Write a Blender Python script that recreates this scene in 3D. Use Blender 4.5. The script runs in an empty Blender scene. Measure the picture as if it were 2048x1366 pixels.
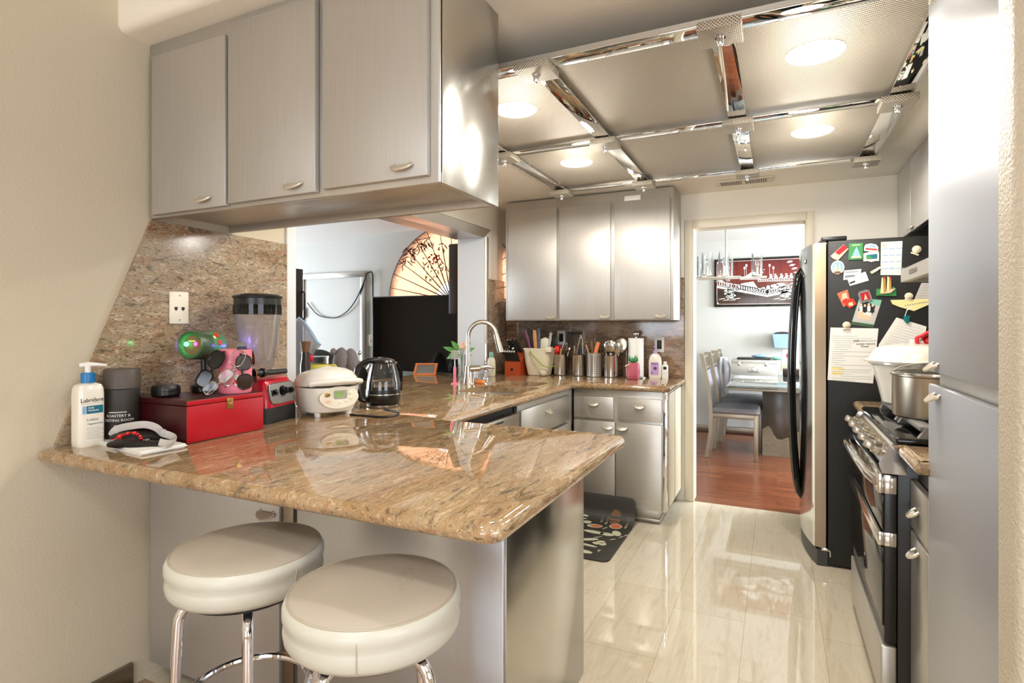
import bpy, bmesh, math, random
from mathutils import Matrix, Vector
random.seed(7)
S = bpy.context.scene
COL = S.collection
PI = math.pi
def V(*a): return Vector(a if len(a) > 1 else a[0])
def lin(c):
    return tuple((x/255/12.92 if x/255 <= .04045 else ((x/255+.055)/1.055)**2.4) for x in c)

# ------------------------------------------------------------------ materials
MATS = {}
def nodes_of(name):
    m = bpy.data.materials.new(name); m.use_nodes = True
    nt = m.node_tree; nt.nodes.clear()
    out = nt.nodes.new('ShaderNodeOutputMaterial')
    return m, nt, out
def N(nt, t, **kw):
    n = nt.nodes.new(t)
    for k, v in kw.items():
        if k in n.inputs.keys(): n.inputs[k].default_value = v
        else: setattr(n, k, v)
    return n
def coords(nt, scale=(1,1,1), rot=(0,0,0)):
    tc = N(nt, 'ShaderNodeTexCoord'); mp = N(nt, 'ShaderNodeMapping')
    mp.inputs['Scale'].default_value = scale; mp.inputs['Rotation'].default_value = rot
    nt.links.new(tc.outputs['Object'], mp.inputs['Vector'])
    return mp.outputs['Vector']
def ramp(nt, fac, stops):
    r = N(nt, 'ShaderNodeValToRGB'); e = r.color_ramp.elements
    while len(e) > 1: e.remove(e[-1])
    for i, (p, c) in enumerate(stops):
        if i == 0: el = e[0]; el.position = p
        else: el = e.new(p)
        el.color = (*lin(c), 1) if len(c) == 3 else c
    nt.links.new(fac, r.inputs['Fac'])
    return r.outputs['Color']
def mat(name, c, rough=.5, metal=0., var=.05, vscale=12., bump=0., bscale=(300,300,300), coat=0., emit=0., ecol=None, trans=0., rvar=0.):
    m, nt, out = nodes_of(name); L = nt.links.new
    p = N(nt, 'ShaderNodeBsdfPrincipled'); L(p.outputs[0], out.inputs[0])
    col = lin(c)
    vec = coords(nt, (vscale,)*3)
    nz = N(nt, 'ShaderNodeTexNoise', Scale=1., Detail=3.); L(vec, nz.inputs['Vector'])
    mx = N(nt, 'ShaderNodeMix', data_type='RGBA')
    L(nz.outputs['Fac'], mx.inputs[0])
    mx.inputs[6].default_value = (*[x*(1-var) for x in col], 1)
    mx.inputs[7].default_value = (*[min(1, x*(1+var)) for x in col], 1)
    L(mx.outputs[2], p.inputs['Base Color'])
    p.inputs['Roughness'].default_value = rough; p.inputs['Metallic'].default_value = metal
    if rvar:
        mr = N(nt, 'ShaderNodeMapRange'); L(nz.outputs['Fac'], mr.inputs[0])
        mr.inputs[3].default_value = max(0, rough-rvar); mr.inputs[4].default_value = rough+rvar
        L(mr.outputs[0], p.inputs['Roughness'])
    p.inputs['Coat Weight'].default_value = coat; p.inputs['Coat Roughness'].default_value = .05
    p.inputs['Transmission Weight'].default_value = trans
    if emit:
        p.inputs['Emission Color'].default_value = (*lin(ecol or c), 1); p.inputs['Emission Strength'].default_value = emit
    if bump:
        v2 = coords(nt, bscale); n2 = N(nt, 'ShaderNodeTexNoise', Scale=1., Detail=2.); L(v2, n2.inputs['Vector'])
        b = N(nt, 'ShaderNodeBump', Strength=bump, Distance=.004); L(n2.outputs['Fac'], b.inputs['Height']); L(b.outputs[0], p.inputs['Normal'])
    MATS[name] = m
    return m
def glass(name, tint=(245,250,250), gloss=.9, opac=0., ocol=(230,230,230), rough=.02):
    m, nt, out = nodes_of(name); L = nt.links.new
    tr = N(nt, 'ShaderNodeBsdfTransparent'); tr.inputs[0].default_value = (*lin(tint), 1)
    gl = N(nt, 'ShaderNodeBsdfGlossy', Roughness=rough)
    lw = N(nt, 'ShaderNodeFresnel', IOR=1.45)
    ml = N(nt, 'ShaderNodeMath', operation='MULTIPLY'); ml.inputs[1].default_value = gloss; L(lw.outputs[0], ml.inputs[0])
    mx = N(nt, 'ShaderNodeMixShader'); L(ml.outputs[0], mx.inputs[0]); L(tr.outputs[0], mx.inputs[1]); L(gl.outputs[0], mx.inputs[2])
    last = mx.outputs[0]
    if opac:
        d = N(nt, 'ShaderNodeBsdfDiffuse'); nz = N(nt, 'ShaderNodeTexNoise', Scale=25.); r = ramp(nt, nz.outputs['Fac'], [(0, [x*.93 for x in ocol]), (1, ocol)])
        L(r, d.inputs[0]); ts = N(nt, 'ShaderNodeBsdfTranslucent'); L(r, ts.inputs[0])
        a = N(nt, 'ShaderNodeMixShader', Fac=.5); L(d.outputs[0], a.inputs[1]); L(ts.outputs[0], a.inputs[2])
        m2 = N(nt, 'ShaderNodeMixShader', Fac=opac); L(last, m2.inputs[1]); L(a.outputs[0], m2.inputs[2]); last = m2.outputs[0]
    L(last, out.inputs[0]); MATS[name] = m
    return m
def steel(name, c=(190,184,174), rough=.3, sc=(500,500,5), b=.12, streak=.1, an=0., ar=0., metal=1.):
    m, nt, out = nodes_of(name); L = nt.links.new
    p = N(nt, 'ShaderNodeBsdfPrincipled', Metallic=metal); L(p.outputs[0], out.inputs[0])
    v = coords(nt, sc); nz = N(nt, 'ShaderNodeTexNoise', Scale=1., Detail=2.); L(v, nz.inputs['Vector'])
    v2 = coords(nt, (3,3,1.2)); n2 = N(nt, 'ShaderNodeTexNoise', Scale=1., Detail=2.); L(v2, n2.inputs['Vector'])
    ad = N(nt, 'ShaderNodeMath', operation='ADD'); L(nz.outputs['Fac'], ad.inputs[0]); L(n2.outputs['Fac'], ad.inputs[1])
    hf = N(nt, 'ShaderNodeMath', operation='MULTIPLY'); L(ad.outputs[0], hf.inputs[0]); hf.inputs[1].default_value = .5
    cc = ramp(nt, hf.outputs[0], [(.25, [x*(1-streak) for x in c]), (.75, [min(255, x*(1+streak)) for x in c])])
    L(cc, p.inputs['Base Color'])
    mr = N(nt, 'ShaderNodeMapRange'); L(n2.outputs['Fac'], mr.inputs[0]); mr.inputs[3].default_value = rough*.9; mr.inputs[4].default_value = rough*1.12
    L(mr.outputs[0], p.inputs['Roughness'])
    if an:
        tg = N(nt, 'ShaderNodeTangent', direction_type='RADIAL', axis='Z'); L(tg.outputs[0], p.inputs['Tangent'])
        p.inputs['Anisotropic'].default_value = an; p.inputs['Anisotropic Rotation'].default_value = ar
    bp = N(nt, 'ShaderNodeBump', Strength=b, Distance=.001); L(nz.outputs['Fac'], bp.inputs['Height']); L(bp.outputs[0], p.inputs['Normal'])
    MATS[name] = m
    return m
steel('steel_door', (188,183,175), .40, (420,420,5), .10, .05, .7, 0., .5)
steel('steel_plain', (196,192,184), .36, (6,420,420), .05, .05, .6, .25, .72)
steel('steel_panel', (200,197,191), .33, (260,260,3), .04, .05, .6, .25, .7)
steel('steel_sheet', (204,202,197), .2, (2.6,2.6,1.3), .5, .03, .35, .25)
steel('steel_front', (214,218,224), .4, (260,260,3), .04, .03, .7, .25)
steel('steel_pantry', (196,199,205), .36, (420,420,420), .03, .03, .75, 0., .55)
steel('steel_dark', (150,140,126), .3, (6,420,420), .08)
mat('chrome', (225,225,228), .06, 1., .02)
mat('pull', (226,218,200), .28, .7, .02)
mat('nickel', (200,192,178), .24, 1., .03)
mat('mirror_strip', (228,226,222), .03, 1., .01)
mat('polished_steel', (214,212,208), .12, 1., .03)
mat('wall_beige', (206,194,170), .75, 0, .02, 3, .35, (110,110,110))
mat('wall_cream', (244,238,224), .7, 0, .02, 3, .2, (110,110,110))
mat('wall_taupe', (112,98,82), .7, 0, .03, 3)
mat('wall_white', (208,208,203), .7, 0, .015, 3, .12, (110,110,110))
mat('wall_knock', (214,204,184), .45, 0, .04, 60, .9, (140,140,140))
mat('jamb_white', (226,228,230), .55, 0, .02, 20, .4, (160,160,500))
mat('ceiling_cream', (250,243,228), .8, 0, .02, 3, .3, (160,160,160))
mat('casing_paint', (226,216,194), .4, 0, .02)
mat('ceiling_white', (238,236,230), .8, 0, .02)
mat('black_gloss', (10,10,11), .08, 0, .02)
mat('black_satin', (20,19,18), .32, 0, .08)
mat('canister', (50,45,40), .5)
mat('canister_lid', (82,74,66), .5)
mat('black_matte', (26,25,24), .6, 0, .08)
mat('black_fridge', (11,10,9), .42, 0, .1, 40, .25, (400,400,400))
mat('grey_dark', (62,60,58), .45)
mat('grey_mid', (128,126,122), .5)
mat('grey_plush', (136,130,130), .95, 0, .12, 60, .8, (300,300,300))
mat('white_gloss', (236,230,216), .18, 0, .02, 6, 0, coat=.3)
mat('white_plastic', (238,236,230), .35, 0, .02)
mat('cream_plastic', (224,212,184), .35, 0, .03)
mat('ivory', (236,228,206), .4, 0, .02)
mat('red_lacquer', (176,8,28), .34, 0, .08, 8)
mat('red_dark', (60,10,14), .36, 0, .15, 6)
mat('red_plastic', (196,20,44), .22, 0, .03)
mat('red_silicone', (214,20,40), .45)
mat('orange_red', (226,48,28), .45)
mat('blue_cap', (30,120,180), .3)
mat('blue_dark', (38,44,78), .4)
mat('teal', (0,110,110), .3)
mat('label_teal', (20,104,128), .4)
mat('ink', (24,24,26), .6)
mat('ink_grey', (130,134,136), .6)
mat('ink_white', (236,234,228), .6)
mat('ink_blue', (140,176,208), .6)
mat('paper', (240,238,232), .8, 0, .03, 30)
mat('paper_yellow', (240,226,160), .8, 0, .03)
mat('green_body', (62,88,58), .35, 0, .15, 25)
mat('green_bright', (60,140,80), .4, 0, .25, 30)
mat('green_leaf', (96,160,70), .45, 0, .2, 30)
mat('lime', (150,172,52), .35)
mat('pink', (232,86,128), .35, 0, .04)
mat('pink_light', (240,130,150), .35)
mat('magenta', (190,60,130), .35)
mat('peach', (240,196,166), .6)
mat('purple', (190,160,210), .35)
mat('plum', (108,50,80), .35)
mat('slate', (72,76,92), .35)
mat('wood_light', (196,140,84), .45, 0, .15, 40)
mat('wood_orange', (226,130,66), .4, 0, .05)
mat('wood_cherry', (168,66,26), .35, 0, .15, 20)
mat('wood_red', (148,82,60), .4, 0, .15, 20)
mat('bronze_lens', (50,32,26), .1, 0, .1)
mat('brown_dark', (48,34,26), .3)
mat('brass', (176,142,84), .3, 1.)
mat('strap_grey', (196,190,184), .8)
mat('yellow_mug', (226,214,96), .35)
mat('vinyl', (196,193,180), .33, 0, .05, 9, .5, (10,10,10), rvar=.06)
mat('vinyl_top', (182,172,156), .3, 0, .12, 7, .5, (10,10,10), rvar=.1)
mat('seam', (178,168,148), .5)
mat('suede', (124,122,128), .7, 0, .25, 9, .3, (30,30,30))
mat('chair_silver', (158,148,132), .35, .75, .06)
mat('bin_blue', (158,188,206), .4)
mat('slab_relief', (128,117,99), .7, 0, .3, 14, .9, (30,30,30))
mat('slab_dark', (72,64,55), .2, 0, .4, 5)
mat('case_alu', (206,204,198), .35, .8, .1, 160, .8, (120,120,120))
mat('pot_steel', (170,158,140), .3, 1., .03)
mat('cloth_grey', (198,198,204), .9)
MATS_spec = mat('fridge_edge', (146,126,102), .35, .8, .06)
mat('tv_screen', (16,13,12), .08, 0, .02); MATS_spec.node_tree.nodes['Principled BSDF'].inputs['Specular IOR Level'].default_value = .22
mat('lamp_lens', (255,246,228), .4, 0, .0, emit=14., ecol=(255,240,214))
mat('led_green', (60,255,130), .3, 0, 0, emit=7.)
mat('led_pink', (255,40,130), .3, 0, 0, emit=7.)
mat('led_violet', (96,70,255), .3, 0, 0, emit=4.)
mat('lcd', (150,176,110), .25, 0, .06, 90)
mat('window_light', (235,242,255), .3, 0, 0, emit=2.0, ecol=(232,240,255))
mat('fan_light', (255,250,244), .3, 0, 0, emit=1.9, ecol=(255,250,244))
mat('mat_black', (48,45,38), .5, 0, .06)
mat('fig_brown', (120,84,58), .6, 0, .2, 60)
mat('fig_red', (206,110,76), .6, 0, .2, 60)
mat('mat_print', (206,202,176), .6, 0, .12, 60)
mat('sponge_orange', (236,140,70), .8)
mat('soap_cream', (230,226,200), .3)
mat('mint', (130,190,170), .35)
glass('glass_clear', (252,253,253), .8); glass('glass_jar', (253,252,250), .7, .20, (250,246,240), .08)
glass('glass_bag', (245,246,250), .9, .25, (235,236,245), .1); glass('glass_pink', (250,190,200), .8, .5, (240,150,165))
glass('glass_lid', (225,222,212), .9, .12, (220,214,200)); glass('glass_smoke', (120,110,104), .9)
glass('glass_table', (225,235,232), 2.2, .12, (210,214,210))

def granite(name, stops, scale, dark, rough=.06, rot=(0,0,0), rust=.55, big=3., spk=1.):
    m, nt, out = nodes_of(name); L = nt.links.new
    p = N(nt, 'ShaderNodeBsdfPrincipled', Roughness=rough); p.inputs['Specular IOR Level'].default_value = .75; L(p.outputs[0], out.inputs[0])
    def noise(sc, det, ro, dist=0.):
        v = coords(nt, sc, rot); n = N(nt, 'ShaderNodeTexNoise', Scale=1., Detail=det, Roughness=ro, Distortion=dist); L(v, n.inputs['Vector']); return n.outputs['Fac']
    def mix(f, a, b, k=1., mode='MIX'):
        mx = N(nt, 'ShaderNodeMix', data_type='RGBA', blend_type=mode)
        if f is None: mx.inputs[0].default_value = k
        else:
            q = N(nt, 'ShaderNodeMath', operation='MULTIPLY'); L(f, q.inputs[0]); q.inputs[1].default_value = k; L(q.outputs[0], mx.inputs[0])
        L(a, mx.inputs[6])
        if hasattr(b, 'links'): L(b, mx.inputs[7])
        else: mx.inputs[7].default_value = (*lin(b),1)
        return mx.outputs[2]
    BW = [(0,0,0),(255,255,255)]
    c = ramp(nt, noise(scale, 9., .7, .7), stops)
    lo = [x*.16*big/3. for x in scale]
    c = mix(None, c, ramp(nt, noise(lo, 5., .6, .8), [(.34,(214,190,164)),(.46,(238,230,218)),(.56,(250,249,246)),(.68,(228,204,178))]), .85, 'MULTIPLY')
    c = mix(ramp(nt, noise([x*.3 for x in scale], 6., .65, 1.), [(.54,BW[0]),(.66,BW[1])]), c, (142,92,56), rust)
    g = [190 if x > 30 else x*1.6+45 for x in scale]
    c = mix(ramp(nt, noise(g, 3., .6), [(dark-.05,BW[1]),(dark+.02,BW[0])]), c, (86,74,60), .85*spk)
    c = mix(ramp(nt, noise([x*.9 for x in g], 3., .6), [(.61,BW[0]),(.68,BW[1])]), c, (236,226,208), .5*spk)
    k = [x*.55 for x in scale]
    c = mix(ramp(nt, noise(k, 5., .62, 1.2), [(.33,BW[1]),(.40,BW[0])]), c, (92,84,70), .75)
    L(c, p.inputs['Base Color']); MATS[name] = m
GST = [(.28,(88,80,70)),(.39,(142,122,98)),(.47,(194,178,152)),(.54,(176,146,112)),(.61,(220,208,188)),(.7,(182,142,106)),(.8,(226,214,194))]
granite('granite_top', [(p,[c[0]*.94,c[1]*.90,c[2]*.83]) for p,c in GST], (46,9,46), .38, .03, rust=.5, spk=.5)
granite('granite_wall', [(p,[x*.93 for x in c]) for p,c in GST], (34,13,40), .41, .14, rust=.75)
granite('granite_far', [(.3,(92,74,60)),(.45,(140,110,86)),(.55,(176,144,114)),(.7,(200,172,144))], (12,40,50), .42, .12, rust=.3)

def tiles():
    m, nt, out = nodes_of('floor_tile'); L = nt.links.new
    p = N(nt, 'ShaderNodeBsdfPrincipled', Roughness=.035); p.inputs['Specular IOR Level'].default_value = .85; L(p.outputs[0], out.inputs[0])
    tc = N(nt, 'ShaderNodeTexCoord'); mp = N(nt, 'ShaderNodeMapping'); L(tc.outputs['Object'], mp.inputs['Vector'])
    mp.inputs['Rotation'].default_value = (0,0,-PI/2); mp.inputs['Location'].default_value = (-3.41, -.127, 0)
    br = N(nt, 'ShaderNodeTexBrick', offset=.26, offset_frequency=2, squash=1.)
    L(mp.outputs[0], br.inputs['Vector'])
    for k, v in (('Scale',1.),('Mortar Size',.0011),('Mortar Smooth',.2),('Bias',0.),('Brick Width',.595),('Row Height',.301)): br.inputs[k].default_value = v
    br.inputs['Color1'].default_value = (*lin((230,222,204)),1); br.inputs['Color2'].default_value = (*lin((222,212,192)),1); br.inputs['Mortar'].default_value = (*lin((184,168,138)),1)
    v = coords(nt, (20,3.,1)); n1 = N(nt, 'ShaderNodeTexNoise', Scale=1., Detail=9., Roughness=.68, Distortion=.9); L(v, n1.inputs['Vector'])
    c1 = ramp(nt, n1.outputs['Fac'], [(.3,(226,214,194)),(.5,(250,247,240)),(.62,(240,230,214)),(.75,(255,252,246))])
    mx = N(nt, 'ShaderNodeMix', data_type='RGBA', blend_type='MULTIPLY'); mx.inputs[0].default_value = .8
    L(br.outputs['Color'], mx.inputs[6]); L(c1, mx.inputs[7]); L(mx.outputs[2], p.inputs['Base Color'])
    MATS['floor_tile'] = m
tiles()
def planks(name, rotz, w=.085, l=1.1, cols=((126,70,46),(148,90,60),(104,54,36))):
    m, nt, out = nodes_of(name); L = nt.links.new
    p = N(nt, 'ShaderNodeBsdfPrincipled', Roughness=.22); L(p.outputs[0], out.inputs[0])
    tc = N(nt, 'ShaderNodeTexCoord'); mp = N(nt, 'ShaderNodeMapping'); L(tc.outputs['Object'], mp.inputs['Vector']); mp.inputs['Rotation'].default_value = (0,0,rotz)
    br = N(nt, 'ShaderNodeTexBrick', offset=.37); L(mp.outputs[0], br.inputs['Vector'])
    for k, v in (('Scale',1.),('Mortar Size',.001),('Brick Width',l),('Row Height',w),('Bias',0.)): br.inputs[k].default_value = v
    br.inputs['Color1'].default_value = (*lin(cols[0]),1); br.inputs['Color2'].default_value = (*lin(cols[1]),1); br.inputs['Mortar'].default_value = (*lin(cols[2]),1)
    mp2 = N(nt, 'ShaderNodeMapping'); L(mp.outputs[0], mp2.inputs['Vector']); mp2.inputs['Scale'].default_value = (2,40,1)
    n1 = N(nt, 'ShaderNodeTexNoise', Scale=1., Detail=5.); L(mp2.outputs[0], n1.inputs['Vector'])
    c1 = ramp(nt, n1.outputs['Fac'], [(.3,(190,180,170)),(.7,(255,255,255))])
    mx = N(nt, 'ShaderNodeMix', data_type='RGBA', blend_type='MULTIPLY'); mx.inputs[0].default_value = .8
    L(br.outputs['Color'], mx.inputs[6]); L(c1, mx.inputs[7]); L(mx.outputs[2], p.inputs['Base Color'])
    MATS[name] = m
planks('floor_wood', 0)
planks('floor_oak', 0, cols=((190,164,140),(202,178,154),(156,132,110)))
def perforated():
    m, nt, out = nodes_of('perforated'); L = nt.links.new
    p = N(nt, 'ShaderNodeBsdfPrincipled', Metallic=.45, Roughness=.45); L(p.outputs[0], out.inputs[0])
    tc = N(nt, 'ShaderNodeTexCoord'); sx = N(nt, 'ShaderNodeSeparateXYZ'); L(tc.outputs['Object'], sx.inputs[0])
    def sn(o, k):
        a = N(nt, 'ShaderNodeMath', operation='MULTIPLY'); L(o, a.inputs[0]); a.inputs[1].default_value = k
        b = N(nt, 'ShaderNodeMath', operation='SINE'); L(a.outputs[0], b.inputs[0]); return b.outputs[0]
    f0 = N(nt, 'ShaderNodeMath', operation='MULTIPLY'); L(sn(sx.outputs[0], 600.), f0.inputs[0]); L(sn(sx.outputs[1], 600.), f0.inputs[1])
    xy = N(nt, 'ShaderNodeMath', operation='ADD'); L(sx.outputs[0], xy.inputs[0]); L(sx.outputs[1], xy.inputs[1])
    f1 = N(nt, 'ShaderNodeMath', operation='MULTIPLY'); L(sn(xy.outputs[0], 600.), f1.inputs[0]); L(sn(sx.outputs[2], 600.), f1.inputs[1])
    ge = N(nt, 'ShaderNodeNewGeometry'); sz = N(nt, 'ShaderNodeSeparateXYZ'); L(ge.outputs['True Normal'], sz.inputs[0])
    ab = N(nt, 'ShaderNodeMath', operation='ABSOLUTE'); L(sz.outputs[2], ab.inputs[0])
    f = N(nt, 'ShaderNodeMix', data_type='FLOAT'); L(ab.outputs[0], f.inputs[0]); L(f1.outputs[0], f.inputs[2]); L(f0.outputs[0], f.inputs[3])
    c = ramp(nt, f.outputs[0], [(.12,(196,186,168)),(.45,(104,95,82))])
    L(c, p.inputs['Base Color'])
    b = N(nt, 'ShaderNodeBump', Strength=.4, Distance=.002, invert=True); L(f.outputs[0], b.inputs['Height']); L(b.outputs[0], p.inputs['Normal'])
    MATS['perforated'] = m
perforated()
def fan_paper():
    m, nt, out = nodes_of('fan_paper'); L = nt.links.new
    v = coords(nt, (60,60,60)); nz = N(nt, 'ShaderNodeTexNoise', Scale=1., Detail=6., Roughness=.7); L(v, nz.inputs['Vector'])
    c = ramp(nt, nz.outputs['Fac'], [(.35,(206,150,118)),(.6,(238,196,166))])
    d = N(nt, 'ShaderNodeBsdfDiffuse'); t = N(nt, 'ShaderNodeBsdfTranslucent'); L(c, d.inputs[0]); L(c, t.inputs[0])
    mx = N(nt, 'ShaderNodeMixShader', Fac=.7); L(d.outputs[0], mx.inputs[1]); L(t.outputs[0], mx.inputs[2]); L(mx.outputs[0], out.inputs[0])
    MATS['fan_paper'] = m
fan_paper()
def lacquer():
    m, nt, out = nodes_of('lacquer'); L = nt.links.new
    p = N(nt, 'ShaderNodeBsdfPrincipled', Roughness=.12); L(p.outputs[0], out.inputs[0])
    tc = N(nt, 'ShaderNodeTexCoord'); sx = N(nt, 'ShaderNodeSeparateXYZ'); L(tc.outputs['Object'], sx.inputs[0])
    nz = N(nt, 'ShaderNodeTexNoise', Scale=6.); ad = N(nt, 'ShaderNodeMath', operation='MULTIPLY_ADD'); L(nz.outputs['Fac'], ad.inputs[0]); ad.inputs[1].default_value = .12; L(sx.outputs[2], ad.inputs[2])
    mr = N(nt, 'ShaderNodeMapRange'); L(ad.outputs[0], mr.inputs[0]); mr.inputs[1].default_value = .05; mr.inputs[2].default_value = .62
    c = ramp(nt, mr.outputs[0], [(0,(84,52,26)),(.3,(40,26,20)),(.55,(112,44,28)),(.75,(120,30,26)),(1,(88,20,22))])
    L(c, p.inputs['Base Color']); MATS['lacquer'] = m
lacquer()

# ------------------------------------------------------------------ mesh building
class B:
    def __init__(s): s.bm = bmesh.new(); s.mi = 0; s.M = Matrix()
    def _fin(s, verts, faces):
        for f in faces: f.material_index = s.mi
        bmesh.ops.transform(s.bm, matrix=s.M, verts=verts)
    def m(s, i): s.mi = i; return s
    def box(s, x0, x1, y0, y1, z0, z1, bev=0., seg=2):
        g = bmesh.ops.create_cube(s.bm, size=1.); vs = g['verts']
        for v in vs: v.co = Vector((x0+(v.co.x+.5)*(x1-x0), y0+(v.co.y+.5)*(y1-y0), z0+(v.co.z+.5)*(z1-z0)))
        fs = list({f for v in vs for f in v.link_faces})
        if bev:
            bev = min(bev, .49*min(abs(x1-x0), abs(y1-y0), abs(z1-z0)))
            es = list({e for v in vs for e in v.link_edges})
            r = bmesh.ops.bevel(s.bm, geom=es, offset=bev, segments=seg, affect='EDGES', profile=.5)
            vs = list({v for f in r['faces'] for v in f.verts} | {v for v in vs if v.is_valid}); fs = list({f for v in vs for f in v.link_faces})
        s._fin(vs, fs); return s
    def lathe(s, prof, c=(0,0,0), n=32, R=None, sx=1., sy=1., cap=True):
        T = Matrix.Translation(Vector(c)) @ (R.to_4x4() if R else Matrix())
        rings = []
        allv = []; fs = []
        for r, z in prof:
            if r < 1e-6: ring = [s.bm.verts.new(T @ Vector((0,0,z)))]
            else: ring = [s.bm.verts.new(T @ Vector((r*sx*math.cos(2*PI*i/n), r*sy*math.sin(2*PI*i/n), z))) for i in range(n)]
            rings.append(ring); allv += ring
        for a, b in zip(rings, rings[1:]):
            for i in range(n):
                j = (i+1) % n
                if len(a) == 1 and len(b) == 1: break
                if len(a) == 1: fs.append(s.bm.faces.new((a[0], b[j], b[i])))
                elif len(b) == 1: fs.append(s.bm.faces.new((a[i], a[j], b[0])))
                else: fs.append(s.bm.faces.new((a[i], a[j], b[j], b[i])))
        if cap:
            if len(rings[0]) > 1: fs.append(s.bm.faces.new(list(reversed(rings[0]))))
            if len(rings[-1]) > 1: fs.append(s.bm.faces.new(rings[-1]))
        s._fin(allv, fs); return s
    def cyl(s, p0, p1, r0, r1=None, n=20, sy=1.):
        p0 = Vector(p0); p1 = Vector(p1); d = p1-p0
        q = d.to_track_quat('Z', 'Y').to_matrix()
        return s.lathe([(r0,0),(r0 if r1 is None else r1, d.length)], p0, n, q, 1., sy)
    def sph(s, c, r, u=16, v=10, R=None):
        if not hasattr(r, '__len__'): r = (r,r,r)
        prof = [(math.sin(PI*i/v), -math.cos(PI*i/v)) for i in range(v+1)]
        prof[0] = (0,-1); prof[-1] = (0,1)
        k0 = s.M; s.M = k0 @ Matrix.Translation(Vector(c)) @ (R.to_4x4() if R else Matrix()) @ Matrix.Diagonal((*r,1))
        s.lathe(prof, n=u); s.M = k0; return s
    def tube(s, pts, r, n=10, closed=False, flat=None):
        pts = [Vector(p) for p in pts]; m = len(pts); rings = []; allv = []; fs = []
        rr = r if hasattr(r, '__len__') else [r]*m
        up = None
        for i in range(m):
            if closed: t = pts[(i+1) % m]-pts[i-1]
            else: t = pts[min(i+1, m-1)]-pts[max(i-1, 0)]
            t.normalize()
            if up is None: up = t.orthogonal().normalized() if flat is None else Vector(flat[2])
            up = (up - t*up.dot(t)).normalized(); sd = t.cross(up)
            a, b = (rr[i], rr[i]) if flat is None else (flat[0]*rr[i]/rr[0], flat[1]*rr[i]/rr[0])
            ring = [s.bm.verts.new(pts[i]+sd*a*math.cos(2*PI*k/n)+up*b*math.sin(2*PI*k/n)) for k in range(n)]
            rings.append(ring); allv += ring
        pr = list(zip(rings, rings[1:]))
        if closed: pr.append((rings[-1], rings[0]))
        for a, b in pr:
            for k in range(n): fs.append(s.bm.faces.new((a[k], a[(k+1) % n], b[(k+1) % n], b[k])))
        if not closed: fs.append(s.bm.faces.new(list(reversed(rings[0])))); fs.append(s.bm.faces.new(rings[-1]))
        s._fin(allv, fs); return s
    def prism(s, pts, z0, z1, R=None, c=(0,0,0), bev=0.):
        T = Matrix.Translation(Vector(c)) @ (R.to_4x4() if R else Matrix())
        a = [s.bm.verts.new(T @ Vector((x,y,z0))) for x, y in pts]; b = [s.bm.verts.new(T @ Vector((x,y,z1))) for x, y in pts]
        n = len(pts); fs = [s.bm.faces.new(list(reversed(a))), s.bm.faces.new(b)]
        for i in range(n): fs.append(s.bm.faces.new((a[i], a[(i+1) % n], b[(i+1) % n], b[i])))
        vs = a+b
        if bev:
            es = [e for e in fs[1].edges]
            r = bmesh.ops.bevel(s.bm, geom=es, offset=bev, segments=2, affect='EDGES', profile=.5)
            vs = list({v for f in r['faces'] for v in f.verts} | {v for v in vs if v.is_valid}); fs = list({f for v in vs for f in v.link_faces})
        s._fin(vs, fs); return s
    def loops(s, ls, close_u=True, cap0=True, cap1=True):
        rings = [[s.bm.verts.new(Vector(p)) for p in l] for l in ls]; fs = []
        for a, b in zip(rings, rings[1:]):
            n = len(a)
            for i in range(n if close_u else n-1): fs.append(s.bm.faces.new((a[i], a[(i+1) % n], b[(i+1) % n], b[i])))
        if close_u and cap0: fs.append(s.bm.faces.new(list(reversed(rings[0]))))
        if close_u and cap1: fs.append(s.bm.faces.new(rings[-1]))
        s._fin([v for r in rings for v in r], fs); return s
def rrect(w, h, r, n=5, cx=0., cy=0.):
    p = []
    for qx, qy, a0 in ((w/2-r,h/2-r,0),(-w/2+r,h/2-r,90),(-w/2+r,-h/2+r,180),(w/2-r,-h/2+r,270)):
        for i in range(n+1):
            a = math.radians(a0+90*i/n); p.append((cx+qx+r*math.cos(a), cy+qy+r*math.sin(a)))
    return p
def ell(w, h, n=24, cx=0., cy=0., a0=0, a1=360):
    full = a1-a0 >= 360
    k = n if full else n+1
    return [(cx+w*math.cos(math.radians(a0+(a1-a0)*i/n)), cy+h*math.sin(math.radians(a0+(a1-a0)*i/n))) for i in range(k)]
def rot(ax, deg): return Matrix.Rotation(math.radians(deg), 3, ax)
RFY = rot('X', 90)                      # flat drawing turned to face -y
RFX = rot('Z', 90) @ rot('X', 90)       # ... to face +x
RBX = rot('Z', -90) @ rot('X', 90)      # ... to face -x
def wm(o):
    m = o.matrix_basis.copy()
    while o.parent: o = o.parent; m = o.matrix_basis @ m
    return m
def props(o, label=None, cat=None, group=None, kind=None):
    if label: o['label'] = label
    if cat: o['category'] = cat
    if group: o['group'] = group
    if kind: o['kind'] = kind
    return o
def O(name, b, mats, parent=None, world=True, smooth=35, loc=None, **kw):
    me = bpy.data.meshes.new(name)
    if not isinstance(mats, (list, tuple)): mats = [mats]
    bm = b.bm
    bmesh.ops.recalc_face_normals(bm, faces=bm.faces)
    if parent is not None and world: bmesh.ops.transform(bm, matrix=wm(parent).inverted(), verts=bm.verts)
    if loc is not None and world: bmesh.ops.translate(bm, vec=-Vector(loc), verts=bm.verts)
    for f in bm.faces: f.smooth = bool(smooth)
    bm.to_mesh(me); bm.free()
    if smooth: me.set_sharp_from_angle(angle=math.radians(smooth))
    for m in mats: me.materials.append(MATS[m])
    o = bpy.data.objects.new(name, me); COL.objects.link(o)
    if parent is not None: o.parent = parent
    if loc is not None: o.location = loc
    return props(o, **kw)
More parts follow.
